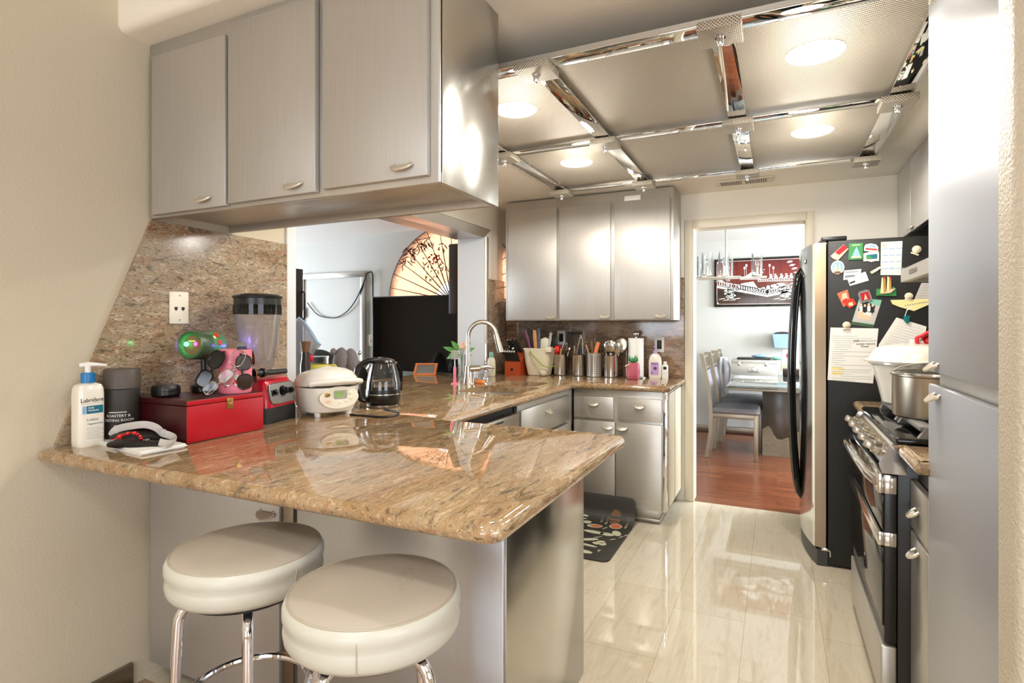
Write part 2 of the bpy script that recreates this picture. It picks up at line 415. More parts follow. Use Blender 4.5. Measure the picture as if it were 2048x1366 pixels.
def T(name, label, cat, loc=(0,0,0), rz=0., group=None):
    o = bpy.data.objects.new(name, None); COL.objects.link(o); o.empty_display_size = .05
    o.location = loc; o.rotation_euler = (0,0,math.radians(rz))
    return props(o, label, cat, group)
def ST(name, b, mats, **kw): return O(name, b, mats, kind='structure', **kw)
def text(parent, name, s, size, c, R, m, align='LEFT', ext=.0004, world=True, sx=1., **kw):
    cu = bpy.data.curves.new('t', 'FONT'); cu.body = s; cu.size = size; cu.extrude = ext; cu.align_x = align; cu.resolution_u = 2
    to = bpy.data.objects.new('t', cu); COL.objects.link(to)
    dg = bpy.context.evaluated_depsgraph_get()
    me = bpy.data.meshes.new_from_object(to.evaluated_get(dg)); bpy.data.objects.remove(to)
    M = Matrix.Translation(Vector(c)) @ R.to_4x4() @ Matrix.Diagonal((sx,1,1,1))
    if world: M = wm(parent).inverted() @ M
    me.transform(M); me.materials.clear(); me.materials.append(MATS[m])
    o = bpy.data.objects.new(name, me); COL.objects.link(o); o.parent = parent
    return props(o, **kw)
def dup(root, loc, rz=None, label=None, group=None):
    r = root.copy(); COL.objects.link(r); r.location = loc
    if rz is not None: r.rotation_euler = (0,0,math.radians(rz))
    if label: r['label'] = label
    if group: r['group'] = group
    for ch in root.children:
        c = ch.copy(); COL.objects.link(c); c.parent = r
        for g in ch.children:
            d = g.copy(); COL.objects.link(d); d.parent = c
    return r

# ------------------------------------------------------------------ the shell
XL, YF, ZC = -2.10, 4.33, .91
b = B(); b.box(-2.34,1.15,1.30,4.34,-.05,0); ST('floor', b, 'floor_tile')
b = B(); b.box(-2.34,3.6,-4.6,1.30,-.05,-.001); ST('floor', b, 'floor_oak')
b = B(); b.box(-3.5,3.2,4.34,7.5,-.05,-.001); ST('floor', b, 'floor_wood')
b = B(); b.box(-6.6,-2.34,.2,4.6,-.05,-.001); ST('floor', b, 'floor_wood')
b = B()
b.box(-2.34,XL,-4.6,2.006,0,3.0); b.box(-2.34,XL,2.006,3.943,0,.865); b.box(-2.34,XL,1.93,3.943,2.03,3.0)
ST('wall_left', b, 'wall_beige')
b = B(); b.box(-2.34,XL,3.943,4.45,0,3.0); b.box(-2.34,XL+.0005,2.5,3.943,2.03,3.0); ST('wall_left', b, 'wall_cream')  # same wall paint; paler colour here stands in for brighter light
b = B(); b.box(-2.325,-2.095,3.9385,3.944,.91,2.0); ST('trim_1', b, 'jamb_white')
b = B(); b.box(-2.345,-2.088,1.948,2.009,.91,1.99,.008,3); ST('trim_2', b, 'jamb_white')
b = B(); b.lathe([(.028,.91),(.028,2.0)], (-2.104,3.972,0), 20); b.box(-2.13,-2.088,3.972,4.008,.91,1.675,.003); ST('trim_3', b, 'steel_plain')
# stainless header over the pass-through opening
b = B()
prof = [(-2.345,1.992),(-2.1,1.992),(-2.088,1.992),(-2.062,2.055),(-2.066,2.062),(-2.098,2.062),(-2.098,2.03),(-2.345,2.03)]
b.loops([[(x,1.96,z) for x,z in prof],[(x,3.92 if z < 2 else 3.985,z) for x,z in prof]])
ST('trim_4', b, 'steel_plain', smooth=0)
b = B()
b.box(-6.6,-.559,YF,4.46,0,3.6); b.box(.184,3.2,YF,4.46,0,3.6); b.box(-.559,.184,YF,4.46,2.018,3.6)
ST('wall_far', b, 'wall_cream')
b = B(); b.box(-6.6,-2.34,4.315,4.3295,0,3.2); ST('wall_living', b, 'wall_white')
b = B()
for x0,x1,z0,z1 in ((-.616,-.559,0,2.075),(.184,.229,0,2.075),(-.559,.184,2.018,2.075)): b.box(x0,x1,4.312,YF+.001,z0,z1,.005)
b.box(-.565,-.553,4.312,4.47,0,2.02,.003); b.box(.178,.19,4.312,4.47,0,2.02,.003); b.box(-.559,.184,4.312,4.47,2.012,2.024,.003)
ST('door_1', b, 'casing_paint')
# kitchen ceiling slab (drops slightly towards the far wall); its rounded front face is the soffit
b = B()
fr = [(1.235,2.334),(1.215,2.339),(1.205,2.355)]
pl = [(4.34,2.268)]+fr+[(1.205,2.80),(4.34,2.80)]
b.loops([[(-2.1,y,z) for y,z in pl],[(1.2,y,z) for y,z in pl]]); ST('ceiling', b, 'ceiling_cream', smooth=50)
b = B(); b.box(-2.34,3.6,-4.6,1.25,2.78,2.9); ST('ceiling', b, 'ceiling_white')
b = B(); b.box(-3.5,3.2,4.4,7.5,2.32,2.42); ST('ceiling', b, 'ceiling_white')
b = B(); pl = [(-6.6,2.04),(-2.33,2.206),(-2.33,2.32),(-6.6,2.15)]
pl = [(-6.6,2.02),(-4.49,2.111),(-3.027,2.174),(-2.335,2.204),(-2.335,2.3),(-6.6,2.12)]
b.loops([[(x,y0,z+(4.33-y0)*.28) for x,z in pl] for y0 in (.2,4.4)]); ST('ceiling', b, 'ceiling_white', smooth=0)
b = B(); b.box(1.03,1.15,1.38,4.34,0,2.4); ST('wall_right', b, 'wall_cream')
# stub wall with bull-nose corner beside the pantry
b = B(); b.prism([(.386,1.378),(.386,1.31),(.389,1.298),(.396,1.29),(.408,1.286),(3.6,1.286),(3.6,1.378)], 0, 2.6); ST('wall_right', b, 'wall_knock')
b = B(); b.box(-2.34,-1.0,-4.6,-4.5,0,2.8); b.box(1.6,3.6,-4.6,-4.5,0,2.8); b.box(-1.0,1.6,-4.6,-4.5,0,.5); b.box(-1.0,1.6,-4.6,-4.5,2.3,2.8); ST('wall_back', b, 'wall_beige')
b = B(); b.box(3.5,3.6,-4.6,1.3,0,2.8); ST('wall_east', b, 'wall_beige')
# windows behind the camera, in the dining room and in the living room: frames and daylight panes
def window(n, axis, pos, a0, a1, z0, z1, d, lm='window_light', blinds=0):
    b = B()
    def bx(p, q, z, w, t0, t1):
        if axis == 'y': b.box(p,q,pos+t0,pos+t1,z,w)
        else: b.box(pos+t0,pos+t1,p,q,z,w)
    t0, t1 = sorted((0, .05*d))
    b.m(0)
    for p,q,z,w in ((a0-.05,a0,z0-.05,z1+.05),(a1,a1+.05,z0-.05,z1+.05),(a0,a1,z0-.05,z0),(a0,a1,z1,z1+.05),((a0+a1)/2-.02,(a0+a1)/2+.02,z0,z1)): bx(p,q,z,w,t0,t1)
    k0, k1 = sorted((.012*d, .02*d)); b.m(1); bx(a0,a1,z0,z1,k0,k1)
    for i in range(blinds):
        p = a0+(a1-a0)*(i+.5)/blinds; b.m(0); u0, u1 = sorted((.06*d,.075*d)); bx(p-.03,p+.03,z0,z1,u0,u1)
    ST('window_%d' % n, b, ['white_plastic', lm])
window(1, 'y', -4.5, -1.0, 1.6, .5, 2.3, 1, blinds=18)
window(2, 'x', 3.49, -2.6, .4, .9, 2.2, -1)
window(3, 'x', 3.1, 5.2, 7.0, .8, 2.1, -1)
window(4, 'x', -6.5, 1.2, 3.4, .8, 2.0, 1)
b = B(); b.box(3.1,3.2,4.4,7.5,0,2.5); ST('wall_dining', b, 'wall_white')
b = B(); b.box(-3.5,3.2,7.254,7.4,0,2.5); ST('wall_dining', b, 'wall_white')
b = B(); b.box(-3.5,-3.4,4.4,7.5,0,2.5); ST('wall_dining', b, 'wall_white')
b = B(); b.box(-3.4,3.1,7.236,7.254,0,.085,.006); ST('baseboard_dining', b, 'steel_dark')
b = B(); b.box(-6.6,-6.5,.2,4.6,0,3.6); ST('wall_living', b, 'wall_white')
b = B(); b.box(-6.6,-2.34,.1,.2,0,3.6); ST('wall_living', b, 'wall_taupe')
b = B(); b.box(-2.0995,-2.085,-4.5,1.25,0,.09,.004); ST('baseboard_left', b, 'steel_dark')
# granite splashbacks
t = T('granite_splashback', 'slanted granite splashback on left wall behind lotion bottle, red box and blender', 'splashback', (-2.09,1.0,.91))
b = B(); R = Matrix(((0,0,1),(1,0,0),(0,1,0)))
b.prism([(1.008,.91),(1.947,.91),(1.947,1.679),(1.315,1.687)], -2.1, -2.086, R); O('slab', b, 'granite_wall', t, smooth=0)
t = T('granite_splashback', 'narrow granite splashback on left wall beside the soap bottle', 'splashback', (-2.09,4.1,.91))
b = B(); b.box(-2.1,-2.086,4.009,4.318,.91,1.672,.002); O('slab', b, 'granite_wall', t)
t = T('granite_splashback', 'long dark granite splashback on far wall behind knife block and steel canisters', 'splashback', (-1.3,4.32,.91))
b = B(); b.box(-2.086,-.62,4.316,4.33,.91,1.655,.002); O('slab', b, 'granite_far', t)

# ------------------------------------------------------------------ cabinets and worktops
def pull(parent, c, out, w=.078, d=.029, tilt=40):
    """half-moon pull: straight edge on the door, plate leaning down"""
    out = Vector((out[0],out[1],0)).normalized(); s = Vector((0,0,1)).cross(out)
    pts = ell(w/2, d, 12, 0, 0, 0, 180)
    Rb = Matrix((s, out, Vector((0,0,1)))).transposed()
    b = B(); b.M = Matrix.Translation(Vector(c)+out*.006) @ Rb.to_4x4() @ Matrix.Rotation(math.radians(-tilt), 4, 'X')
    b.prism(pts, -.002, .003, bev=.001)
    for k in (-1,1): b.cyl((k*w*.36,-.008,0),(k*w*.36,.006,0),.004,n=8)
    O('handle', b, 'pull', parent, label='small half-moon metal pull')
def door(parent, ax, pos, a0, a1, z0, z1, m='steel_door', h=None, name='door', th=.02, hw=.075, bev=.003):
    b = B()
    if ax == 'y-': b.box(a0,a1,pos-th,pos-.0005,z0,z1,bev); n = (0,-1)
    elif ax == 'x+': b.box(pos+.0005,pos+th,a0,a1,z0,z1,bev); n = (1,0)
    else: b.box(pos-th,pos-.0005,a0,a1,z0,z1,bev); n = (-1,0)
    d = O(name, b, m, parent)
    if h:
        a, z = h
        c = (a,pos-th,z) if ax == 'y-' else ((pos+th,a,z) if ax == 'x+' else (pos-th,a,z))
        pull(d, c, n, hw)
    return d
# front wall cabinet over the peninsula
t = T('wall_cabinet', 'large brushed-steel wall cabinet hanging above the peninsula, three tall doors', 'cabinet', (-1.46,1.49,1.69))
b = B(); b.box(-2.098,-.838,1.318,1.667,1.715,2.333,.004); O('body', b, 'steel_plain', t)
b = B()
for bx in ((-2.098,-.838,1.314,1.335,1.690,2.332),(-2.098,-.838,1.645,1.668,1.690,1.72),(-.858,-.836,1.335,1.645,1.690,1.72)): b.box(*bx,.004)
O('face_frame', b, 'steel_panel', t)
b = B(); b.box(-.838,-.834,1.325,1.668,1.690,2.333,.001); O('end_panel', b, 'steel_sheet', t)
door(t,'y-',1.314,-2.056,-1.669,1.698,2.272,h=(-1.77,1.732))
door(t,'y-',1.314,-1.655,-1.271,1.703,2.30,h=(-1.354,1.735))
door(t,'y-',1.314,-1.241,-.866,1.708,2.31,h=(-.945,1.743))
# far wall cabinet
t = T('wall_cabinet', 'brushed-steel wall cabinet with three doors above the knife block and canisters', 'cabinet', (-1.28,4.16,1.33))
b = B(); b.box(-1.935,-.645,4.0,4.328,1.335,2.262,.004); O('body', b, 'steel_door', t)
door(t,'y-',4.0,-1.905,-1.5,1.342,2.19,h=(-1.545,1.367))
door(t,'y-',4.0,-1.478,-1.087,1.342,2.188,h=(-1.127,1.366))
door(t,'y-',4.0,-1.056,-.668,1.342,2.19,h=(-.728,1.369))
b = B(); b.box(-.985,-.868,3.978,4.0,2.186,2.222,.004); o = O('door_bumper', b, 'white_plastic', t, label='white foam block on top of the door')
# far base cabinet
t = T('base_cabinet', 'steel base cabinet under the canisters with two drawers over two doors', 'cabinet', (-.96,4.0,0))
b = B(); b.box(-1.268,-.648,3.70,4.31,.095,.868,.002); O('body', b, 'steel_plain', t)
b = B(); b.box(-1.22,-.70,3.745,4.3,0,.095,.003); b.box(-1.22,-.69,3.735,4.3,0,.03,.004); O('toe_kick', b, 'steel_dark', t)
b = B(); b.box(-.665,-.640,3.694,3.78,.095,.868,.002); O('corner_stile', b, 'chrome', t, label='polished corner stile')
for i,(y0,y1) in enumerate(((3.79,4.0),(4.03,4.3))):
    b = B(); b.box(-.648,-.638,y0,y1,.1,.85,.003); O('side_panel', b, 'cream_plastic', t, label='cream painted side panel')
door(t,'y-',3.70,-1.262,-.985,.672,.820,'steel_plain',(-1.12,.775),'drawer')
door(t,'y-',3.70,-.955,-.668,.672,.820,'steel_plain',(-.81,.775),'drawer')
door(t,'y-',3.70,-1.262,-.975,.1,.655,'steel_plain',(-1.02,.625))
door(t,'y-',3.70,-.968,-.668,.1,.655,'steel_plain',(-.925,.625))
# sink base cabinet on the left
t = T('base_cabinet', 'steel sink base cabinet facing right, between dishwasher and far corner', 'cabinet', (-1.6,3.2,0))
b = B(); b.box(-2.08,-1.272,2.77,3.66,.095,.62); b.box(-1.292,-1.272,2.77,3.66,.62,.868); b.box(-1.36,-1.275,3.6,3.69,.62,.868,.003); O('body', b, 'steel_plain', t)
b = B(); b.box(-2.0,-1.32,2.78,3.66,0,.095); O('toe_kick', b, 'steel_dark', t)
door(t,'x+',-1.272,2.785,3.565,.665,.835,'steel_plain',(3.17,.785),'drawer')
door(t,'x+',-1.272,2.785,3.17,.1,.65,'steel_plain',(3.13,.615)); door(t,'x+',-1.272,3.18,3.565,.1,.65,'steel_plain',(3.22,.615))
t = T('dishwasher', 'steel dishwasher with dark control strip built in under the left worktop', 'dishwasher', (-1.6,2.45,0))
b = B(); b.box(-1.95,-1.29,2.15,2.755,.05,.865); O('body', b, 'black_matte', t)
b = B(); b.box(-1.9,-1.33,2.16,2.745,0,.05); O('base', b, 'black_matte', t)
b = B(); b.box(-1.289,-1.255,2.152,2.752,.12,.70,.004); O('door', b, 'steel_dark', t)
b = B(); b.box(-1.289,-1.248,2.152,2.752,.705,.832,.01,3); d = O('control_panel', b, 'steel_dark', t)
b = B(); b.tube([(-1.247,2.5+.06*math.cos(a),.79+.03*math.sin(a)-.02) for a in [PI*i/12 for i in range(13)]],.003,6); b.box(-1.2475,-1.2465,2.45,2.55,.806,.816); O('emblem', b, 'black_gloss', d)
# peninsula base
t = T('base_cabinet', 'steel clad peninsula base under the overhanging worktop behind both stools', 'cabinet', (-1.35,1.6,0))
b = B(); b.box(-2.098,-.637,1.318,1.955,.10,.868); O('body', b, 'steel_panel', t)
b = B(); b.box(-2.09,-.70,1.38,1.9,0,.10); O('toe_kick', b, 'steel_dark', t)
b = B(); b.box(-.64,-.633,1.312,1.958,.035,.868,.002); O('end_panel', b, 'steel_sheet', t, label='pale steel end panel')
b = B(); b.box(-1.36,-.64,1.308,1.318,.03,.868,.003); O('front_panel', b, 'steel_front', t, label='mirror-like brushed front panel')
door(t,'y-',1.318,-2.07,-1.425,.07,.845,'steel_door',(-1.475,.70))
b = B(); b.box(-1.412,-1.37,1.302,1.318,.03,.868,.003); O('divider', b, 'steel_dark', t)
# the U-shaped granite worktop, bull-nosed, with two sink cut-outs
def round_poly(pts):
    out = []
    n = len(pts)
    for i,(x,y,r) in enumerate(pts):
        if r == 0: out.append((x,y)); continue
        p = Vector((x,y)); a = (Vector(pts[i-1][:2])-p).normalized(); c = (Vector(pts[(i+1)%n][:2])-p).normalized()
        ctr = p+(a+c)*r; s0 = p+a*r-ctr; s1 = p+c*r-ctr
        a0 = math.atan2(s0.y,s0.x); da = math.atan2(s1.y,s1.x)-a0
        da = (da+PI)%(2*PI)-PI
        for k in range(9): q = a0+da*k/8; out.append((ctr.x+r*math.cos(q), ctr.y+r*math.sin(q)))
    return out
def inset(poly, d):
    n = len(poly); o = []
    for i in range(n):
        p = Vector(poly[i]); e0 = (p-Vector(poly[i-1])).normalized(); e1 = (Vector(poly[(i+1)%n])-p).normalized()
        n0 = Vector((-e0.y,e0.x)); n1 = Vector((-e1.y,e1.x)); m = (n0+n1).normalized(); k = d/max(.3,m.dot(n0))
        o.append((p.x+m.x*k, p.y+m.y*k))
    return o
def slab(b, outer, holes, z1, th, r):
    lo = []; st = 6
    for i in range(st+1):
        a = -PI/2+PI*i/st; lo.append((r*(1-math.cos(a)), z1-th/2+ (th/2)*math.sin(a)))
    ls = [[(x,y,z) for x,y in inset(outer, d)] for d, z in lo]
    b.loops(ls, cap0=False, cap1=False)
    for zi, z in ((0,lo[0][1]),(1,z1)):
        es = []
        for lp in [inset(outer, lo[0][0])]+holes:
            vs = [b.bm.verts.new((x,y,z)) for x,y in lp]
            es += [b.bm.edges.new((vs[i],vs[(i+1)%len(vs)])) for i in range(len(vs))]
        bmesh.ops.triangle_fill(b.bm, use_beauty=True, use_dissolve=False, edges=es)
    for h in holes:
        hi = inset(h, -.008); b.loops([[(x,y,z1-th) for x,y in h],[(x,y,z1-.006) for x,y in h],[(x,y,z1) for x,y in h]], cap0=False, cap1=False)
    bmesh.ops.remove_doubles(b.bm, verts=b.bm.verts, dist=.0004)
SINK1 = rrect(.40,.40,.05,5,-1.525,3.055); SINK2 = rrect(.34,.27,.05,5,-1.555,3.43)
outer = round_poly([(-2.084,.955,0.02),(-.478,.955,.05),(-.478,1.985,.05),(-1.238,1.985,.02),(-1.238,3.648,.03),(-.612,3.648,.05),(-.612,4.329,0),(-2.084,4.329,0),(-2.084,3.936,0),(-2.62,3.936,.02),(-2.62,2.012,.02),(-2.084,2.012,0)])
t = T('worktop', 'polished granite worktop running from the breakfast peninsula past the sink to far wall', 'worktop', (-1.3,2.4,.87))
b = B(); slab(b, outer, [SINK1,SINK2], ZC, .042, .021); O('slab', b, 'granite_top', t, smooth=50)
# double sink
t = T('sink', 'double steel sink set under the granite worktop behind the tall faucet', 'sink', (-1.5,3.2,.68))
for nm, h, dz in (('basin',SINK1,.19),('basin',SINK2,.16)):
    b = B(); zt = .8675
    b.loops([[(x,y,zt) for x,y in inset(h,-.012)],[(x,y,zt) for x,y in inset(h,-.001)],[(x,y,zt-dz+.03) for x,y in inset(h,.006)],[(x,y,zt-dz) for x,y in inset(h,.03)]], cap0=False)
    o = O(nm, b, 'steel_plain', t)
    cx = sum(p[0] for p in h)/len(h); cy = sum(p[1] for p in h)/len(h)
    b = B(); b.lathe([(.04,zt-dz+.001),(.04,zt-dz+.004),(.028,zt-dz+.002),(0,zt-dz+.002)],(cx,cy,0),20); O('drain', b, 'chrome', o)
# faucet
fx, fy = -1.86, 3.27
t = T('faucet', 'brushed nickel pull-down kitchen faucet with high arched spout', 'faucet', (fx,fy,ZC))
b = B(); b.lathe([(.033,ZC),(.033,ZC+.006),(.03,ZC+.012),(.022,ZC+.09),(.021,ZC+.12)],(fx,fy,0),24); O('base', b, 'nickel', t)
dx, dy = .90, .44
pts = [(fx,fy,ZC+.1),(fx,fy,ZC+.30)]
rr = .093
for i in range(1,13):
    a = PI-PI*.9*i/12; k = rr*(1+math.cos(a)); pts.append((fx+dx*k, fy+dy*k, ZC+.315+rr*math.sin(a)*1.05))
b = B(); b.tube(pts,.0145,14); O('spout', b, 'nickel', t)
e = Vector(pts[-1]); d = Vector((.03,.015,-.13))
b = B(); b.cyl(e-d*.06,e+d*.1,.0165,.0165); b.cyl(e+d*.1,e+d,.0165,.0245,20); b.cyl(e+d,e+d*1.03,.022,.022,20); O('spray_head', b, 'nickel', t)
b = B(); b.cyl((fx+.015,fy+.005,ZC+.10),(fx+.075,fy+.03,ZC+.105),.022,.019); b.tube([(fx+.07,fy+.03,ZC+.105),(fx+.11,fy+.06,ZC+.112),(fx+.15,fy+.09,ZC+.10)],[.013,.011,.006],10); O('lever', b, 'nickel', t)
t = T('soap_pump', 'chrome soap pump on the worktop just right of the faucet', 'pump', (-1.885,3.42,ZC))
b = B(); b.lathe([(.022,ZC),(.022,ZC+.02),(.014,ZC+.028),(.013,ZC+.075),(.017,ZC+.078),(.017,ZC+.09),(0,ZC+.092)],(-1.885,3.42,0),18); O('body', b, 'chrome', t)
b = B(); b.tube([(-1.885,3.42,ZC+.085),(-1.83,3.44,ZC+.092),(-1.80,3.45,ZC+.08)],.006,8); O('nozzle', b, 'chrome', t)
t = T('filter_tap', 'slim chrome drinking-water tap behind the sink, bent at top', 'tap', (-1.90,3.60,ZC))
b = B(); b.lathe([(.02,ZC),(.018,ZC+.015),(.01,ZC+.02),(.01,ZC+.06)],(-1.90,3.60,0),16); O('base', b, 'chrome', t)
b = B(); b.tube([(-1.90,3.60,ZC+.05),(-1.90,3.60,ZC+.24),(-1.885,3.60,ZC+.285),(-1.85,3.605,ZC+.30),(-1.80,3.61,ZC+.285),(-1.775,3.615,ZC+.25)],.0055,8); O('spout', b, 'chrome', t)
b = B(); b.tube([(-1.90,3.60,ZC+.055),(-1.84,3.6,ZC+.065)],.004,8); O('lever', b, 'chrome', t)
b = B(); b.box(-1.83,-1.77,3.30,3.345,ZC,ZC+.022,.006,3); O('sponge', b, 'sponge_orange', loc=(-1.8,3.32,ZC), label='small orange sponge lying between the two sink basins', cat='sponge')

# ------------------------------------------------------------------ hung steel ceiling grid, lights, vent
GX = [-1.31,-.76,-.155,.437]; GY = [1.815,2.69,3.575]; GZ = 2.20
t = T('ceiling_grid', 'suspended ceiling grid of perforated metal panels and mirror strips', 'ceiling panel', (-.43,2.7,GZ))
for i in range(3):
    for j in range(2):
        b = B(); b.box(GX[i]+.002,GX[i+1]-.002,GY[j]+.002,GY[j+1]-.002,GZ+.022,GZ+.032); O('panel', b, 'perforated', t, smooth=0)
for x in GX:
    b = B(); b.box(x-.036,x+.036,GY[0]-.02,GY[2]+.02,GZ+.004,GZ+.012,.001); b.box(x-.004,x+.004,GY[0]-.02,GY[2]+.02,GZ+.012,GZ+.022); O('strip', b, 'mirror_strip', t)
for y in GY:
    b = B(); b.box(GX[0]-.04,GX[3]+.04,y-.036,y+.036,GZ,GZ+.0045,.001); b.box(GX[0]-.04,GX[3]+.04,y-.004,y+.004,GZ+.012,GZ+.022); O('strip', b, 'mirror_strip', t)
b = B()
for y in (GY[0]-.03,GY[2]+.03): b.box(GX[0]-.04,GX[3]+.04,y-.005,y+.005,GZ+.004,GZ+.021)
for x in (GX[0]-.04,GX[3]+.04): b.box(x-.005,x+.005,GY[0]-.03,GY[2]+.03,GZ+.004,GZ+.021)
O('rim', b, 'steel_plain', t)
for x in GX:
    for y in GY:
        b = B(); b.box(x-.062,x+.062,y-.062,y+.062,GZ-.028,GZ-.0005,.002); o = O('plate', b, 'perforated', t)
        b = B(); b.lathe([(.016,-.003),(.016,0)],(x,y,GZ-.028),16); b.lathe([(.0,-.03),(.006,-.028),(.010,-.02),(.0095,-.013),(.0105,-.012),(.0105,-.003),(0,-.003)],(x,y,GZ-.028),12); O('cap_nut', b, 'chrome', o)
        b = B(); xo = x+(.03 if x < 0 else -.03); yo = y+(.26 if y < 3 else -.12); b.cyl((xo,yo,GZ+.005),(xo,yo,2.331-(yo-1.3)*.0215),.004,n=8); O('hanger_rod', b, 'nickel', t)
LP = [(.118,2.165,'round recessed ceiling light nearest the camera on the right'),(-1.012,2.19,'round recessed ceiling light at left beside the hanging cabinet'),(.154,3.035,'round recessed ceiling light in right far panel'),(-1.028,3.045,'round recessed ceiling light above the far wall cabinet')]
lamp0 = None
for x,y,lab in LP:
    if lamp0 is None:
        lamp0 = T('recessed_light', lab, 'ceiling light', (x,y,GZ+.022), 0, 'recessed lights in the ceiling grid')
        b = B(); b.lathe([(.062,-.004),(.064,-.008),(.086,-.006),(.092,-.001),(.092,0),(.062,0)], n=40, cap=False); O('trim_ring', b, 'white_plastic', lamp0, world=False)
        b = B(); b.lathe([(0,-.0045),(.04,-.005),(.063,-.003),(.063,-.001),(0,-.001)], n=32); O('lens', b, 'lamp_lens', lamp0, world=False)
    else: dup(lamp0, (x,y,GZ+.022), label=lab)
t = T('air_vent', 'cream ceiling air vent between the grid and far wall', 'vent', (-.2,4.1,2.272))
zv = 2.2735
b = B(); b.box(-.375,-.02,4.03,4.17,zv-.009,zv-.001,.002); O('plate', b, 'casing_paint', t)
for i in range(20):
    x = -.345+i*.0135+(.02 if i > 9 else 0)
    b = B(); b.box(x,x+.0075,4.055,4.145,zv-.011,zv-.0088); O('slot', b, 'brown_dark', t, label='dark vent slot')
b = B(); b.cyl((-.045,4.1,zv-.02),(-.045,4.1,zv-.008),.004,n=8); O('damper_lever', b, 'casing_paint', t)

# ------------------------------------------------------------------ things on the near worktop
def ctext(parent, name, s, size, c, r, a_mid, z, m, flatx=1., ysq=1.):
    cu = bpy.data.curves.new('t', 'FONT'); cu.body = s; cu.size = size; cu.align_x = 'CENTER'; cu.resolution_u = 2; cu.extrude = .0003
    to = bpy.data.objects.new('t', cu); COL.objects.link(to)
    me = bpy.data.meshes.new_from_object(to.evaluated_get(bpy.context.evaluated_depsgraph_get())); bpy.data.objects.remove(to)
    for v in me.vertices:
        a = a_mid+v.co.x*flatx/r; v.co = Vector((c[0]+(r+.0006+v.co.z)*math.cos(a), c[1]+(r+.0006+v.co.z)*math.sin(a), z+v.co.y))
    me.transform(wm(parent).inverted()); me.materials.clear(); me.materials.append(MATS[m])
    o = bpy.data.objects.new(name, me); COL.objects.link(o); o.parent = parent
    return o
def scale_loops(b, base, prof, c=(0,0,0)):
    """base outline scaled per level: prof = [(sx, sy, z)]"""
    b.loops([[(c[0]+x*sx, c[1]+y*sy, c[2]+z) for x,y in base] for sx,sy,z in prof])
t = T('phone_jack', 'ivory phone jack plate with two sockets on the slanted granite splashback', 'wall plate', (-2.085,1.416,1.365))
b = B(); b.box(-2.086,-2.079,1.378,1.454,1.303,1.427,.003,3); O('plate', b, 'ivory', t)
for y in (1.402,1.43):
    b = B(); b.prism([(-.006,.006),(.006,.006),(.006,-.003),(0,-.009),(-.006,-.003)],0,.0015,RFX,(-2.0795,y,1.362)); O('socket', b, 'brown_dark', t, label='small dark jack socket')
for z in (1.318,1.412):
    b = B(); b.cyl((-2.0795,1.416,z),(-2.0775,1.416,z),.003,n=8); O('screw', b, 'brass', t)
# lotion
lx, ly = -2.012, 1.062
t = T('lotion_bottle', 'tall white pump lotion bottle with blue collar at worktop end by left wall', 'bottle', (lx,ly,ZC))
b = B(); base = rrect(.056,.078,.014,4)
scale_loops(b, base, [(.93,.95,0),(.98,.985,.004),(1,1,.02),(1,1,.165),(.95,.97,.184),(.8,.85,.196),(.5,.5,.202),(.42,.32,.203)], (lx,ly,ZC)); O('body', b, 'white_gloss', t)
b = B(); b.lathe([(.0195,.203),(.0195,.232),(.016,.235),(0,.235)],(lx,ly,ZC),20); O('collar', b, 'blue_cap', t)
b = B(); b.cyl((lx,ly,ZC+.23),(lx,ly,ZC+.256),.0085,n=14); b.tube([(lx-.012,ly-.018,ZC+.259),(lx,ly,ZC+.261),(lx+.01,ly+.022,ZC+.26),(lx+.018,ly+.046,ZC+.256)],[.007,.0085,.006,.004],10); O('pump_head', b, 'white_plastic', t)
fxx = lx+.0284
b = B(); b.box(fxx-.0005,fxx+.0003,ly-.018,ly+.03,ZC+.105,ZC+.13); b.m(1).box(fxx-.0005,fxx+.0002,ly-.03,ly-.018,ZC+.105,ZC+.13); O('label_band', b, ['label_teal','ink_blue'], t, label='teal label band')
text(t,'lettering','Lubriderm',.0195,(fxx,ly-.036,ZC+.142),RFX,'ink',sx=.86)
text(t,'lettering','Daily\nMoisture',.0085,(fxx+.0004,ly-.014,ZC+.121),RFX,'ink_white')
text(t,'lettering','Lotion',.013,(fxx,ly-.018,ZC+.082),RFX,'ink_grey')
text(t,'lettering','Fragrance Free',.0075,(fxx,ly-.016,ZC+.07),RFX,'label_teal')
b = B()
for i in range(6): b.box(fxx-.0005,fxx+.0002,ly-.018,ly+.02+.01*(i%2),ZC+.058-i*.0065,ZC+.0588-i*.0065)
b.box(fxx-.0005,fxx+.0002,ly-.034,ly+.032,ZC+.1365,ZC+.1372); O('fine_print', b, 'ink_grey', t)
# tall dark canister
cx, cy, r = -2.013, 1.168, .052
t = T('coffee_canister', 'tall dark grey cylindrical canister with white lettering behind lotion bottle', 'canister', (cx,cy,ZC))
b = B(); b.lathe([(.05,0),(.052,.003),(.052,.172),(.0505,.174)],(cx,cy,ZC),40); O('body', b, 'canister', t)
b = B(); b.lathe([(.0505,.1745),(.053,.176),(.053,.237),(.051,.24),(0,.24)],(cx,cy,ZC),40); O('lid', b, 'canister_lid', t)
am = math.atan2(-.72,.75)
for s,sz,z in (('COFFEE EXPERTS','.008',.098),('ROASTERY &','.0125',.083),('TASTING ROOM','.0125',.068),('ROASTERS','.006',.056)):
    if s in ('ROASTERY &','TASTING ROOM'): ctext(t,'lettering',s,float(sz),(cx,cy),r,am,ZC+z,'ink_white')
b = B()
for k in range(13):
    a = am-.5+k*.078
    for z,h in ((.097,.0035),(.053,.003)):
        if z < .06 and not 3 < k < 10: continue
        b.M = Matrix.Translation((cx+(r+.0005)*math.cos(a), cy+(r+.0005)*math.sin(a), ZC+z)) @ Matrix.Rotation(a,4,'Z'); b.box(-.0003,.0003,-.0013,.0013,0,h)
